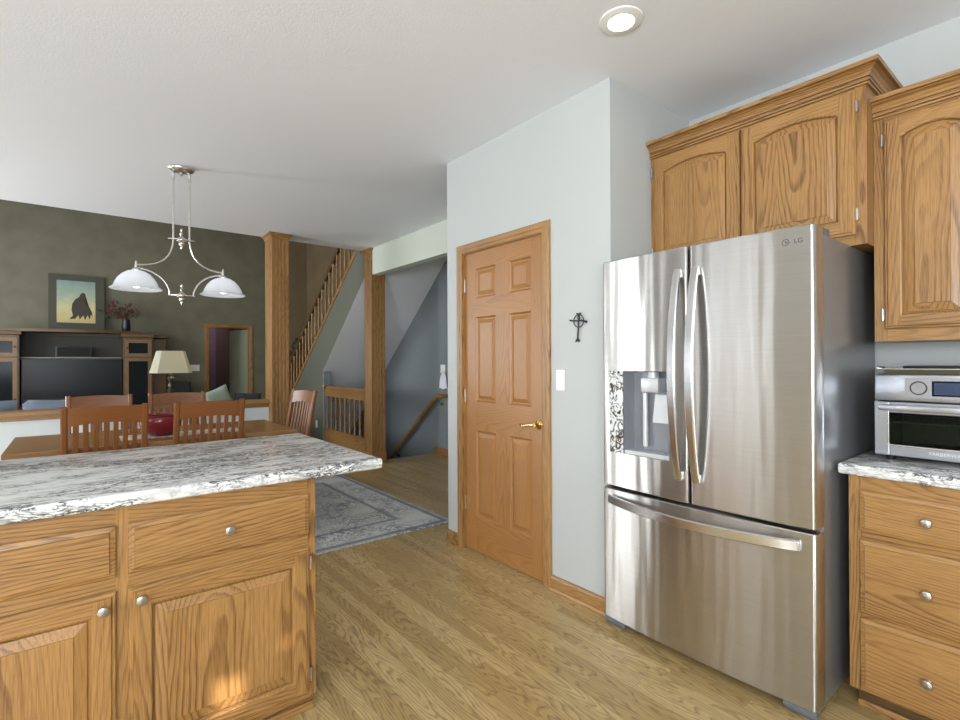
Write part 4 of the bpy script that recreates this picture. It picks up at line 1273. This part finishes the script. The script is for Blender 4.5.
def make_chair(label):
    """mission side chair facing +Y; back posts at y=0, chair local origin on floor under the back"""
    e = empty('dining_chair', (0, 0, 0), label, 'chair', 'slat-back dining chairs')
    Wd, D, Ht = 0.226, 0.43, 1.03
    def yb(z): return 0.05 - 0.0 if z < 0.45 else 0.05 - 0.10 * ((z - 0.45) / 0.58) ** 1.15
    for s in (-1, 1):
        mb = MB(); pts = [(s * (Wd - 0.018), yb(0.45) - 0.05 * (1 - z / 0.45) if z < 0.45 else yb(z), z) for z in (0.012, 0.2, 0.4, 0.45, 0.55, 0.65, 0.75, 0.85, 0.95, Ht)]
        mb.bar(pts, (1, 0, 0), 0.036, 0.034); mb.build('back_post', CH['Z'], e)
        mb = MB(); mb.box(s * 0.205 - 0.019, s * 0.205 + 0.019, 0.42, 0.458, 0.012, 0.425, 0.003); mb.build('front_leg', CH['Z'], e)
    # crest rail, arched top and gently curved in plan
    def rail(z0, z1, arch, th, nm, bow=0.018):
        mb = MB(); n = 14; rings = []
        for k in range(n + 1):
            t = k / n; x = (-Wd + 0.034) + (2 * Wd - 0.068) * t; q = 4 * t * (1 - t)
            y_ = yb((z0 + z1) / 2) - bow * q
            zt = z1 + arch * (q - 1) * 0 + (0.010 * q if arch else 0); zl = z0 + (0.018 * (q) if arch else 0)
            sl = (yb(z1) - yb(z0))
            rings.append([(x, yb(z0) - bow * q - th / 2, zl), (x, yb(z0) - bow * q + th / 2, zl), (x, yb(z1) - bow * q + th / 2, zt), (x, yb(z1) - bow * q - th / 2, zt)])
        mb.loft(rings); return mb.build(nm, CH['X'], e)
    rail(0.905, 1.018, True, 0.022, 'crest_rail')
    rail(0.55, 0.60, False, 0.020, 'lower_rail')
    ns = 7
    for k in range(ns):
        t = (k + 0.5) / ns * 0.94 + 0.03; x = (-Wd + 0.036) + (2 * Wd - 0.072) * t; q = 4 * t * (1 - t)
        pts = [(x, yb(z) - 0.018 * q, z) for z in (0.585, 0.68, 0.76, 0.84, 0.925)]
        mb = MB(); mb.bar(pts, (1, 0, 0), 0.027, 0.011); mb.build('slat', CH['Z'], e)
    mb = MB(); mb.box(-0.225, 0.225, 0.075, 0.47, 0.4255, 0.455, 0.010); mb.build('seat', CH['X'], e)
    mb = MB()
    mb.box(-0.18, 0.18, 0.430, 0.446, 0.37, 0.425); mb.build('seat_rail', CH['X'], e)
    for s in (-1, 1):
        mb = MB(); mb.box(s * 0.205 - 0.009, s * 0.205 + 0.009, 0.06, 0.425, 0.16, 0.19); mb.build('stretcher', CH['Y'], e)
    return e


chair = make_chair('slat-back oak chair at the near table side, nearer the patio door')
# back top plane sits about 0.05 behind the local origin
def put(o, x, y, rz, label=None):
    o.location = (x, y, 0); o.rotation_euler = (0, 0, rz)
    if label: o['label'] = label
    return o


put(chair, 0.164, 4.06, 0.0, 'left one of the two slat-back chairs directly behind the island')
put(copy_tree(chair), 0.765, 4.06, 0.0, 'right one of the two slat-back chairs directly behind the island')
put(copy_tree(chair), 0.176, 5.27, PI, 'slat-back chair across the table, in front of the television')
put(copy_tree(chair), 0.74, 5.27, PI, 'slat-back chair across the table, below the table lamp')
put(copy_tree(chair), 1.695, 4.87, PI / 2 + math.radians(8), 'slat-back chair at the table end beside the fluted column')

# bowl, runner, on the table
mb = MB(); mb.lathe([(0.06, 0.7626), (0.066, 0.766), (0.10, 0.79), (0.130, 0.83), (0.138, 0.88), (0.128, 0.905), (0.134, 0.915), (0.129, 0.917), (0.120, 0.905), (0.128, 0.88), (0.12, 0.83), (0.08, 0.80), (0.0, 0.79)], (0.508, 4.42, 0), 28)
tag(mb.build('bowl', plain('red_glaze', (0.20, 0.018, 0.028), 0.18), smooth=50), 'dark red glazed bowl on the dining table', 'bowl')
m, nt, b = new_mat('runner_lace'); tc = N(nt, 'ShaderNodeTexCoord'); n1 = N(nt, 'ShaderNodeTexNoise'); n1.inputs['Scale'].default_value = 45
nt.links.new(tc.outputs['Object'], n1.inputs['Vector']); rr = ramp(nt, [(0.45, (0.62, 0.58, 0.52)), (0.55, (0.30, 0.25, 0.22))]); nt.links.new(n1.outputs['Fac'], rr.inputs[0]); nt.links.new(rr.outputs[0], b.inputs['Base Color']); b.inputs['Roughness'].default_value = 0.9
mb = MB(); mb.box(0.26, 1.05, 4.30, 4.56, 0.7602, 0.7625)
tag(mb.build('table_runner', m), 'pale patterned cloth runner under the red bowl', 'table runner')

# ------------------------------------------------------------------ rug
def rug_mat():
    m, nt, b = new_mat('faded_rug'); L = nt.links
    tc = N(nt, 'ShaderNodeTexCoord'); sep = N(nt, 'ShaderNodeSeparateXYZ'); L.new(tc.outputs['Object'], sep.inputs[0])
    HX, HY = 1.55, 1.1275
    dx = math_n(nt, 'SUBTRACT', HX, math_n(nt, 'ABSOLUTE', sep.outputs[0])); dy = math_n(nt, 'SUBTRACT', HY, math_n(nt, 'ABSOLUTE', sep.outputs[1]))
    d = math_n(nt, 'MINIMUM', dx, dy)
    r = ramp(nt, [(0.0, (0.62, 0.62, 0.60)), (0.045, (0.21, 0.23, 0.27)), (0.06, (0.21, 0.23, 0.27)), (0.075, (0.60, 0.61, 0.61)), (0.30, (0.62, 0.62, 0.61)), (0.33, (0.25, 0.27, 0.30)), (0.345, (0.25, 0.27, 0.30)), (0.36, (0.56, 0.56, 0.53)), (0.75, (0.44, 0.44, 0.41))])
    r.color_ramp.interpolation = 'LINEAR'
    L.new(d, r.inputs[0])
    n1 = N(nt, 'ShaderNodeTexNoise'); n1.inputs['Scale'].default_value = 16; n1.inputs['Detail'].default_value = 6; n1.inputs['Distortion'].default_value = 1.5
    L.new(tc.outputs['Object'], n1.inputs['Vector'])
    v = math_n(nt, 'ABSOLUTE', math_n(nt, 'SUBTRACT', n1.outputs['Fac'], 0.5))
    r2 = ramp(nt, [(0.0, (1,) * 3), (0.035, (0.9,) * 3), (0.08, (0,) * 3)]); L.new(v, r2.inputs[0])
    n2 = N(nt, 'ShaderNodeTexNoise'); n2.inputs['Scale'].default_value = 3; L.new(tc.outputs['Object'], n2.inputs['Vector'])
    r3 = ramp(nt, [(0.35, (0,) * 3), (0.6, (0.9,) * 3)]); L.new(n2.outputs['Fac'], r3.inputs[0])
    col = mixc(nt, math_n(nt, 'MULTIPLY', r2.outputs[0], r3.outputs[0]), r.outputs[0], (0.15, 0.17, 0.21))
    n3 = N(nt, 'ShaderNodeTexNoise'); n3.inputs['Scale'].default_value = 55; n3.inputs['Detail'].default_value = 2; L.new(tc.outputs['Object'], n3.inputs['Vector'])
    col = mixc(nt, 0.22, col, n3.outputs['Color'], 'SOFT_LIGHT')
    L.new(col, b.inputs['Base Color']); b.inputs['Roughness'].default_value = 0.95
    return m


mb = MB(); mb.box(-0.70, 2.40, 3.345, 5.60, 0.0005, 0.010, 0.003)
tag(mb.build('area_rug', rug_mat()), 'faded blue-grey area rug under the dining table', 'rug')

# ------------------------------------------------------------------ living room
M_TV = plain('tv_screen', (0.008, 0.009, 0.011), 0.25, 0, Specular_IOR_Level=0.25)
ec = empty('entertainment_center', (0.01, 10.72, 0), 'dark oak entertainment unit with mantel shelf and glass-door towers', 'entertainment unit')
def tower(x0, x1):
    mb = MB(); mb.box(x0, x1, 10.50, 10.98, 0.0, 1.74); mb.build('tower', DK['Z'], ec)
    t_ = MB(); t_.box(x0 - 0.03, x1 + 0.03, 10.46, 10.985, 1.741, 1.80, 0.012); t_.build('tower_top', DK['X'], ec)
    for z0, z1 in ((1.41, 1.70), (0.12, 1.385)):
        mb = MB(); s = 0.055
        mb.box(x0 + 0.02, x0 + 0.02 + s, 10.48, 10.4999, z0, z1); mb.box(x1 - 0.02 - s, x1 - 0.02, 10.48, 10.4999, z0, z1)
        mb.box(x0 + 0.02 + s, x1 - 0.02 - s, 10.48, 10.4999, z0, z0 + s); mb.box(x0 + 0.02 + s, x1 - 0.02 - s, 10.48, 10.4999, z1 - s, z1)
        d = mb.build('door', oak_lt, ec)
        mb = MB(); mb.box(x0 + 0.02 + s, x1 - 0.02 - s, 10.488, 10.494, z0 + s, z1 - s); mb.build('glass', M_GLASS_DK, d)
        MB().lathe([(0.012, 0), (0.016, -0.015), (0.0, -0.018)], (x0 + 0.05 if x0 > 0 else x1 - 0.05, 10.48, (z0 + z1) / 2), 10, 'Y').build('knob', M_IRON, d, smooth=60)
oak_lt = oak('unit_oak', 'Z', (0.19, 0.11, 0.042), (0.10, 0.052, 0.02), contrast=0.8, coat=0.05)
tower(0.665, 1.09); MB().box(1.0901, 1.30, 10.62, 10.98, 0, 1.72).build('side_unit', DK['Z'], ec); MB().box(1.1201, 1.34, 10.58, 10.985, 1.741, 1.79, 0.01).build('side_top', DK['X'], ec); tower(-1.07, -0.645)
mb = MB(); mb.box(-0.6449, 0.6649, 10.90, 10.98, 0.0, 1.76); mb.build('back_panel', plain('unit_back', (0.055, 0.05, 0.042), 0.6), ec)
mb = MB(); mb.box(-0.6449, 0.6649, 10.52, 10.8999, 0.35, 0.62); mb.build('media_shelf', DK['X'], ec)
mb = MB(); pts = []
n = 20
poly = [(-0.86 + 0.0, 10.985), (-0.86, 10.52)]
for k in range(n + 1):
    t = k / n; x = -0.68 + 1.40 * t; poly.append((x, 10.50 - 0.10 * math.sin(PI * t)))
poly += [(0.92, 10.52), (0.92, 10.985)]
mb.prism(poly, 'Z', 1.801, 1.845)
mb.prism([(p[0] * 0.96, max(p[1], 10.45) if p[1] < 10.9 else p[1]) for p in poly], 'Z', 1.76, 1.8005) if False else None
mb.build('mantel_shelf', DK['X'], ec)
tv = empty('television', (0.01, 10.64, 0.62), 'large black flat-screen television in the entertainment unit', 'television')
mb = MB(); mb.box(-0.63, 0.65, 10.60, 10.66, 0.70, 1.375, 0.006); mb.build('bezel', M_BLACK, tv)
mb = MB(); mb.box(-0.612, 0.632, 10.597, 10.602, 0.735, 1.357); mb.build('screen', M_TV, tv)
mb = MB(); mb.box(-0.25, 0.27, 10.53, 10.75, 0.6205, 0.635); mb.box(-0.04, 0.06, 10.63, 10.67, 0.6351, 0.71); mb.build('stand', M_BLACK, tv)
# shelf above the TV with a speaker
sh = MB(); sh.box(-0.6448, 0.6648, 10.58, 10.8999, 1.382, 1.398); sh.build('speaker_shelf', plain('shelf_grey', (0.26, 0.24, 0.21), 0.5), ec)
sp = empty('center_speaker', (0.01, 10.7, 1.398), 'black box speaker centred above the television', 'speaker')
mb = MB(); mb.box(-0.22, 0.245, 10.62, 10.84, 1.3985, 1.575, 0.006); mb.build('cabinet', M_BLACK, sp)
mb = MB(); mb.box(-0.20, 0.225, 10.612, 10.6205, 1.415, 1.56); mb.build('grille', plain('speaker_cloth', (0.008, 0.008, 0.008), 0.9), sp)

# painting leaning on the mantel
pa = empty('painting', (0.05, 10.93, 1.845), 'framed painting of a dark bird leaning above the mantel', 'painting')
def lean(z): return 10.90 + (z - 1.845) * 0.09
def frm(x0, x1, z0, z1, t0, t1):
    mb = MB(); mb.loft([[(x0, lean(z0) + t1, z0), (x1, lean(z0) + t1, z0), (x1, lean(z1) + t1, z1), (x0, lean(z1) + t1, z1)], [(x0, lean(z0) + t0, z0), (x1, lean(z0) + t0, z0), (x1, lean(z1) + t0, z1), (x0, lean(z1) + t0, z1)]])
    return mb
frm(-0.315, 0.425, 1.846, 2.79, -0.03, 0.012).build('frame', plain('dark_mat_frame', (0.062, 0.06, 0.042), 0.6), pa)
m, nt, b = new_mat('painted_sky'); tc = N(nt, 'ShaderNodeTexCoord'); sep = N(nt, 'ShaderNodeSeparateXYZ'); nt.links.new(tc.outputs['Object'], sep.inputs[0])
n1 = N(nt, 'ShaderNodeTexNoise'); n1.inputs['Scale'].default_value = 7; n1.inputs['Detail'].default_value = 6; nt.links.new(tc.outputs['Object'], n1.inputs['Vector'])
zz = math_n(nt, 'ADD', sep.outputs[2], math_n(nt, 'MULTIPLY', math_n(nt, 'SUBTRACT', n1.outputs['Fac'], 0.5), 0.35))
zz = math_n(nt, 'DIVIDE', zz, 0.9)
rr = ramp(nt, [(0.12, (0.52, 0.42, 0.18)), (0.45, (0.58, 0.52, 0.27)), (0.68, (0.34, 0.40, 0.30)), (0.95, (0.20, 0.30, 0.28))]); nt.links.new(zz, rr.inputs[0]); nt.links.new(rr.outputs[0], b.inputs['Base Color']); b.inputs['Roughness'].default_value = 0.5
frm(-0.21, 0.30, 1.98, 2.69, -0.033, -0.0301).build('canvas', m, pa)
# dark bird shape: body, neck turned back, tail feathers
bird = [(-0.03, 2.04), (0.02, 2.10), (0.00, 2.20), (0.01, 2.30), (0.05, 2.38), (0.10, 2.42), (0.12, 2.47), (0.15, 2.50), (0.185, 2.48), (0.19, 2.43), (0.17, 2.38), (0.17, 2.33), (0.23, 2.27), (0.27, 2.18), (0.285, 2.08), (0.26, 2.13), (0.24, 2.04), (0.215, 2.12), (0.18, 2.03), (0.155, 2.11), (0.11, 2.04), (0.09, 2.11), (0.05, 2.05), (0.03, 2.10)]
mb = MB()
A = [mb.v((x - 0.02, lean(z) - 0.0332, z)) for x, z in bird]; Bq = [mb.v((x - 0.02, lean(z) - 0.0345, z)) for x, z in bird]
mb.face(A); mb.face(Bq[::-1])
for k in range(len(bird)): mb.face([A[k], A[(k + 1) % len(bird)], Bq[(k + 1) % len(bird)], Bq[k]])
bmesh.ops.triangulate(mb.bm, faces=[f for f in mb.bm.faces if len(f.verts) > 4])
mb.build('bird', plain('bird_umber', (0.05, 0.036, 0.025), 0.6), pa)

# vase with red flowers
vs = empty('flower_vase', (0.70, 10.70, 1.846), 'black vase of dark red flowers on the mantel beside the painting', 'flower vase')
mb = MB(); mb.lathe([(0.05, 1.8455), (0.06, 1.86), (0.065, 1.95), (0.055, 2.03), (0.06, 2.05), (0.05, 2.05), (0.045, 2.0), (0.0, 1.9)], (0.72, 10.70, 0), 18); mb.build('vase', M_BLACK, vs, smooth=50)
rnd = random.Random(3)
stems = MB(); heads = MB(); lv = MB()
for k in range(60):
    a = rnd.uniform(0, 2 * PI); r = rnd.uniform(0.02, 0.24)
    hx = 0.66 + r * math.cos(a) * 1.35 - 0.02; hy = 10.70 + r * math.sin(a) * 0.7; hz = 2.12 + rnd.uniform(-0.04, 0.24) * (1.1 - r * 2)
    stems.tube([(0.72 + rnd.uniform(-.02, .02), 10.70, 2.03), ((0.72 + hx) / 2, (10.7 + hy) / 2, hz - 0.01), (hx, hy, hz)], 0.003, 4)
    t = heads if k % 3 else lv
    for j in range(6):
        b1 = rnd.uniform(0, 2 * PI); ln = rnd.uniform(0.025, 0.05)
        dx, dz = math.cos(b1) * ln, math.sin(b1) * ln
        p = Vector((hx, hy, hz)); d = Vector((dx, rnd.uniform(-.03, .03), dz)); nn = d.cross(Vector((0, 1, 0))).normalized() * ln * 0.35
        q = [p, p + d * 0.5 + nn, p + d, p + d * 0.5 - nn]
        t.loft([q, [v + Vector((0, 0.004, 0)) for v in q]])
stems.build('stem', plain('stem_brown', (0.05, 0.05, 0.02), 0.7), vs)
o = heads.build('flower', plain('flower_red', (0.14, 0.022, 0.03), 0.6), vs); o['kind'] = 'stuff'
o = lv.build('foliage', plain('leaf_green', (0.05, 0.075, 0.022), 0.6), vs); o['kind'] = 'stuff'

# sofa behind the half wall
M_SOFA = plain('sofa_blue_grey', (0.17, 0.20, 0.25), 0.95)
so = empty('sofa', (-0.9, 6.75, 0), 'blue-grey sofa with its back to the half wall', 'sofa')
MB().box(-2.0, 0.22, 6.42, 7.35, 0.06, 0.42, 0.03).build('base', M_SOFA, so)
MB().box(-2.0, 0.22, 6.42, 6.62, 0.4205, 0.82, 0.05, seg=3).build('back', M_SOFA, so)
MB().box(0.02, 0.22, 6.63, 7.35, 0.4205, 0.62, 0.05, seg=3).build('arm', M_SOFA, so)
MB().box(-2.0, -1.8, 6.63, 7.35, 0.4205, 0.62, 0.05, seg=3).build('arm', M_SOFA, so)


def pillow(mb, cx, cy, cz, w_, h_, t, rx=0.0, rz=0.0, ry=0.0):
    n = 12
    M_ = Matrix.Translation((cx, cy, cz)) @ Matrix.Rotation(rz, 4, 'Z') @ Matrix.Rotation(rx, 4, 'X') @ Matrix.Rotation(ry, 4, 'Y')
    for s in (-1, 1):
        g = []
        for i in range(n + 1):
            row = []
            for j in range(n + 1):
                u, v = i / n * 2 - 1, j / n * 2 - 1
                bulge = (max(0, (1 - u ** 4)) * max(0, (1 - v ** 4))) ** 0.5
                k = 1 - 0.06 * (u * u * v * v) * 0 - 0.07 * (1 - abs(u)) * abs(v) - 0.07 * (1 - abs(v)) * abs(u)
                row.append(mb.v(M_ @ Vector((u * w_ / 2 * k, s * t / 2 * bulge, v * h_ / 2 * k))))
            g.append(row)
        for i in range(n):
            for j in range(n):
                mb.face([g[i][j], g[i + 1][j], g[i + 1][j + 1], g[i][j + 1]])
    bmesh.ops.remove_doubles(mb.bm, verts=mb.bm.verts, dist=1e-4)
    return mb


for i, (cx, wd) in enumerate(((-0.93, 1.0), (-0.12, 0.56))):
    mb = pillow(MB(), cx, 6.77, 0.68, wd, 0.52, 0.24, math.radians(-8)); mb.build('back_cushion', M_SOFA, so, smooth=60)
# side table + lamp
et = empty('end_table', (1.10, 8.5, 0), 'dark end table under the table lamp', 'table')
MB().box(0.85, 1.35, 8.25, 8.75, 0.58, 0.61, 0.005).build('top', DK['X'], et)
for x in (0.88, 1.32):
    for y in (8.28, 8.72): MB().box(x - 0.02, x + 0.02, y - 0.02, y + 0.02, 0.0, 0.5799).build('leg', DK['Z'], et)
lp = empty('table_lamp', (1.10, 8.5, 0.61), 'table lamp with cream tapered shade and dark turned base', 'lamp')
mb = MB(); mb.lathe([(0.085, 0.611), (0.09, 0.625), (0.04, 0.645), (0.03, 0.70), (0.05, 0.76), (0.058, 0.80), (0.03, 0.86), (0.045, 0.90), (0.025, 0.93), (0.042, 0.97), (0.022, 1.01), (0.040, 1.05), (0.050, 1.08), (0.022, 1.11), (0.030, 1.135), (0.014, 1.15), (0.014, 1.19)], (1.10, 8.5, 0), 20); mb.build('base', plain('bronze_dark', (0.10, 0.085, 0.07), 0.3, 0.7), lp, smooth=50)
m, nt, b = new_mat('lamp_shade_cream'); b.inputs['Base Color'].default_value = (0.68, 0.66, 0.52, 1); b.inputs['Roughness'].default_value = 0.8
tl = N(nt, 'ShaderNodeBsdfTranslucent'); tl.inputs[0].default_value = (0.72, 0.68, 0.52, 1); ms = N(nt, 'ShaderNodeMixShader'); ms.inputs[0].default_value = 0.35
nt.links.new(b.outputs[0], ms.inputs[1]); nt.links.new(tl.outputs[0], ms.inputs[2]); nt.links.new(ms.outputs[0], nt.nodes['Material Output'].inputs[0])
mb = MB(); rings = []
def sq(h, z, c=0.05):
    pts = []
    for sx, sy in ((-1, -1), (1, -1), (1, 1), (-1, 1)):
        if sx * sy > 0: pts += [(1.10 + sx * h, 8.5 + sy * (h - c), z), (1.10 + sx * (h - c), 8.5 + sy * h, z)]
        else: pts += [(1.10 + sx * (h - c), 8.5 + sy * h, z), (1.10 + sx * h, 8.5 + sy * (h - c), z)]
    return pts
mb.loft([sq(0.245, 1.155), sq(0.165, 1.47, 0.035), sq(0.160, 1.47, 0.035), sq(0.240, 1.155)], cap0=False, cap1=False); mb.build('lamp_shade', m, lp)
mb = MB(); mb.tube([(1.10, 8.5, 1.17), (1.10, 8.5, 1.485)], 0.004, 6); mb.lathe([(0.008, 1.485), (0.012, 1.495), (0.0, 1.505)], (1.10, 8.5, 0), 8)
mb.tube([(0.93, 8.5, 1.467), (1.27, 8.5, 1.467)], 0.003, 5); mb.build('harp', M_IRON, lp)
pl_ = bpy.data.lights.new('lamp_bulb', 'POINT'); pl_.energy = 2.5; pl_.color = (1, 0.78, 0.5); pl_.shadow_soft_size = 0.03
plo = bpy.data.objects.new('lamp_bulb', pl_); plo.location = (1.15, 8.5, 1.30); C.objects.link(plo)
# small black speaker tower on the floor by the wall
MB_ = MB(); MB_.box(1.40, 1.70, 10.66, 10.96, 0.0, 0.95, 0.006)
fs = empty('floor_speaker', (1.55, 10.81, 0), 'black floor speaker behind the table lamp', 'speaker'); MB_.build('cabinet', M_BLACK, fs)
MB().box(1.42, 1.68, 10.65, 10.661, 0.05, 0.92).build('grille', plain('speaker_grille', (0.02, 0.02, 0.022), 0.9), fs)

# armchair with pillows in front of the far doorway
ac = empty('armchair', (1.75, 7.9, 0), 'dark armchair in front of the far doorway', 'armchair')
M_ARM = plain('armchair_dark', (0.05, 0.055, 0.06), 0.9)
MB().box(1.35, 2.15, 7.55, 8.35, 0.05, 0.42, 0.03).build('base', M_ARM, ac)
MB().box(1.35, 2.15, 7.55, 7.75, 0.4205, 0.63, 0.05, seg=3).build('back', M_ARM, ac)
MB().box(1.35, 1.5, 7.76, 8.35, 0.4205, 0.62, 0.04, seg=3).build('arm', M_ARM, ac)
MB().box(2.0, 2.15, 7.76, 8.35, 0.4205, 0.62, 0.04, seg=3).build('arm', M_ARM, ac)
tag(pillow(MB(), 1.55, 7.65, 0.822, 0.32, 0.26, 0.13, 0.0, 0.0, math.radians(-24)).build('throw_pillow', plain('pillow_sage', (0.30, 0.36, 0.29), 0.9), smooth=60), 'pale green throw pillow on the dark armchair', 'pillow')
tag(pillow(MB(), 1.93, 7.65, 0.758, 0.36, 0.22, 0.14, 0.0, 0.0, math.radians(3)).build('throw_pillow', plain('pillow_navy', (0.045, 0.05, 0.065), 0.9), smooth=60), 'dark navy throw pillow on the armchair below the doorway', 'pillow')

# far doorway casing and open door
mb = MB()
prof = [(0.0, 0.0), (0.0, -0.012), (0.02, -0.015), (0.06, -0.02), (0.07, 0.0)]
rings = []
for x, z, sx, sz in ((2.06, 0, -1, 0), (2.06, 2.0, -1, 1), (2.80, 2.0, 1, 1), (2.80, 0, 1, 0)):
    rings.append([(x + sx * s, 11.0 + t, z + sz * s) for s, t in prof])
mb.loft(rings); struct('trim_4', mb, OAK['Z'], 'oak casing round the far doorway')
mb = MB(); mb.box(2.06, 2.065, 11.0, 11.1, 0, 2.0); mb.box(2.795, 2.80, 11.0, 11.1, 0, 2.0); mb.box(2.065, 2.795, 11.0, 11.1, 1.995, 2.0); struct('trim_5', mb, OAK['Z'])
fd = empty('door_2', (2.79, 11.15, 0), 'pale panelled door standing open in the far doorway', kind='structure')
mb = MB(); Mx = Matrix.Translation((2.80, 11.12, 0)) @ Matrix.Rotation(math.radians(105), 4, 'Z')
mb.box(0.0, 0.72, -0.035, 0, 0.01, 1.98, mat=Mx)
for za, zb2 in ((0.2, 0.9), (1.05, 1.6), (1.68, 1.88)):
    for xa, xb2 in ((0.10, 0.32), (0.40, 0.62)): mb.box(xa, xb2, 0.0, 0.006, za, zb2, 0.005, mat=Mx)
mb.build('door_slab', plain('far_door_paint', (0.30, 0.32, 0.22), 0.5), fd)

# dark chest and vessel at the foot of the stairs
cb = empty('hall_cabinet', (3.72, 10.78, 0), 'tall dark cabinet at the foot of the stairs', 'cabinet')
MB().box(3.47, 3.97, 10.60, 10.98, 0, 1.50).build('body', DK['Z'], cb)
MB().box(3.44, 3.975, 10.57, 10.985, 1.5001, 1.53, 0.005).build('top', DK['X'], cb)
for x0, x1 in ((3.49, 3.71), (3.73, 3.95)): MB().box(x0, x1, 10.585, 10.5999, 0.10, 1.45, 0.004).build('door', DK['Z'], cb)
mb = MB(); mb.lathe([(0.06, 1.5305), (0.10, 1.56), (0.13, 1.63), (0.12, 1.70), (0.07, 1.75), (0.05, 1.79), (0.065, 1.81), (0.0, 1.80)], (3.72, 10.78, 0), 20)
tag(mb.build('urn', plain('urn_dark', (0.03, 0.03, 0.03), 0.4), smooth=50), 'dark round urn on the tall cabinet by the stairs', 'urn')
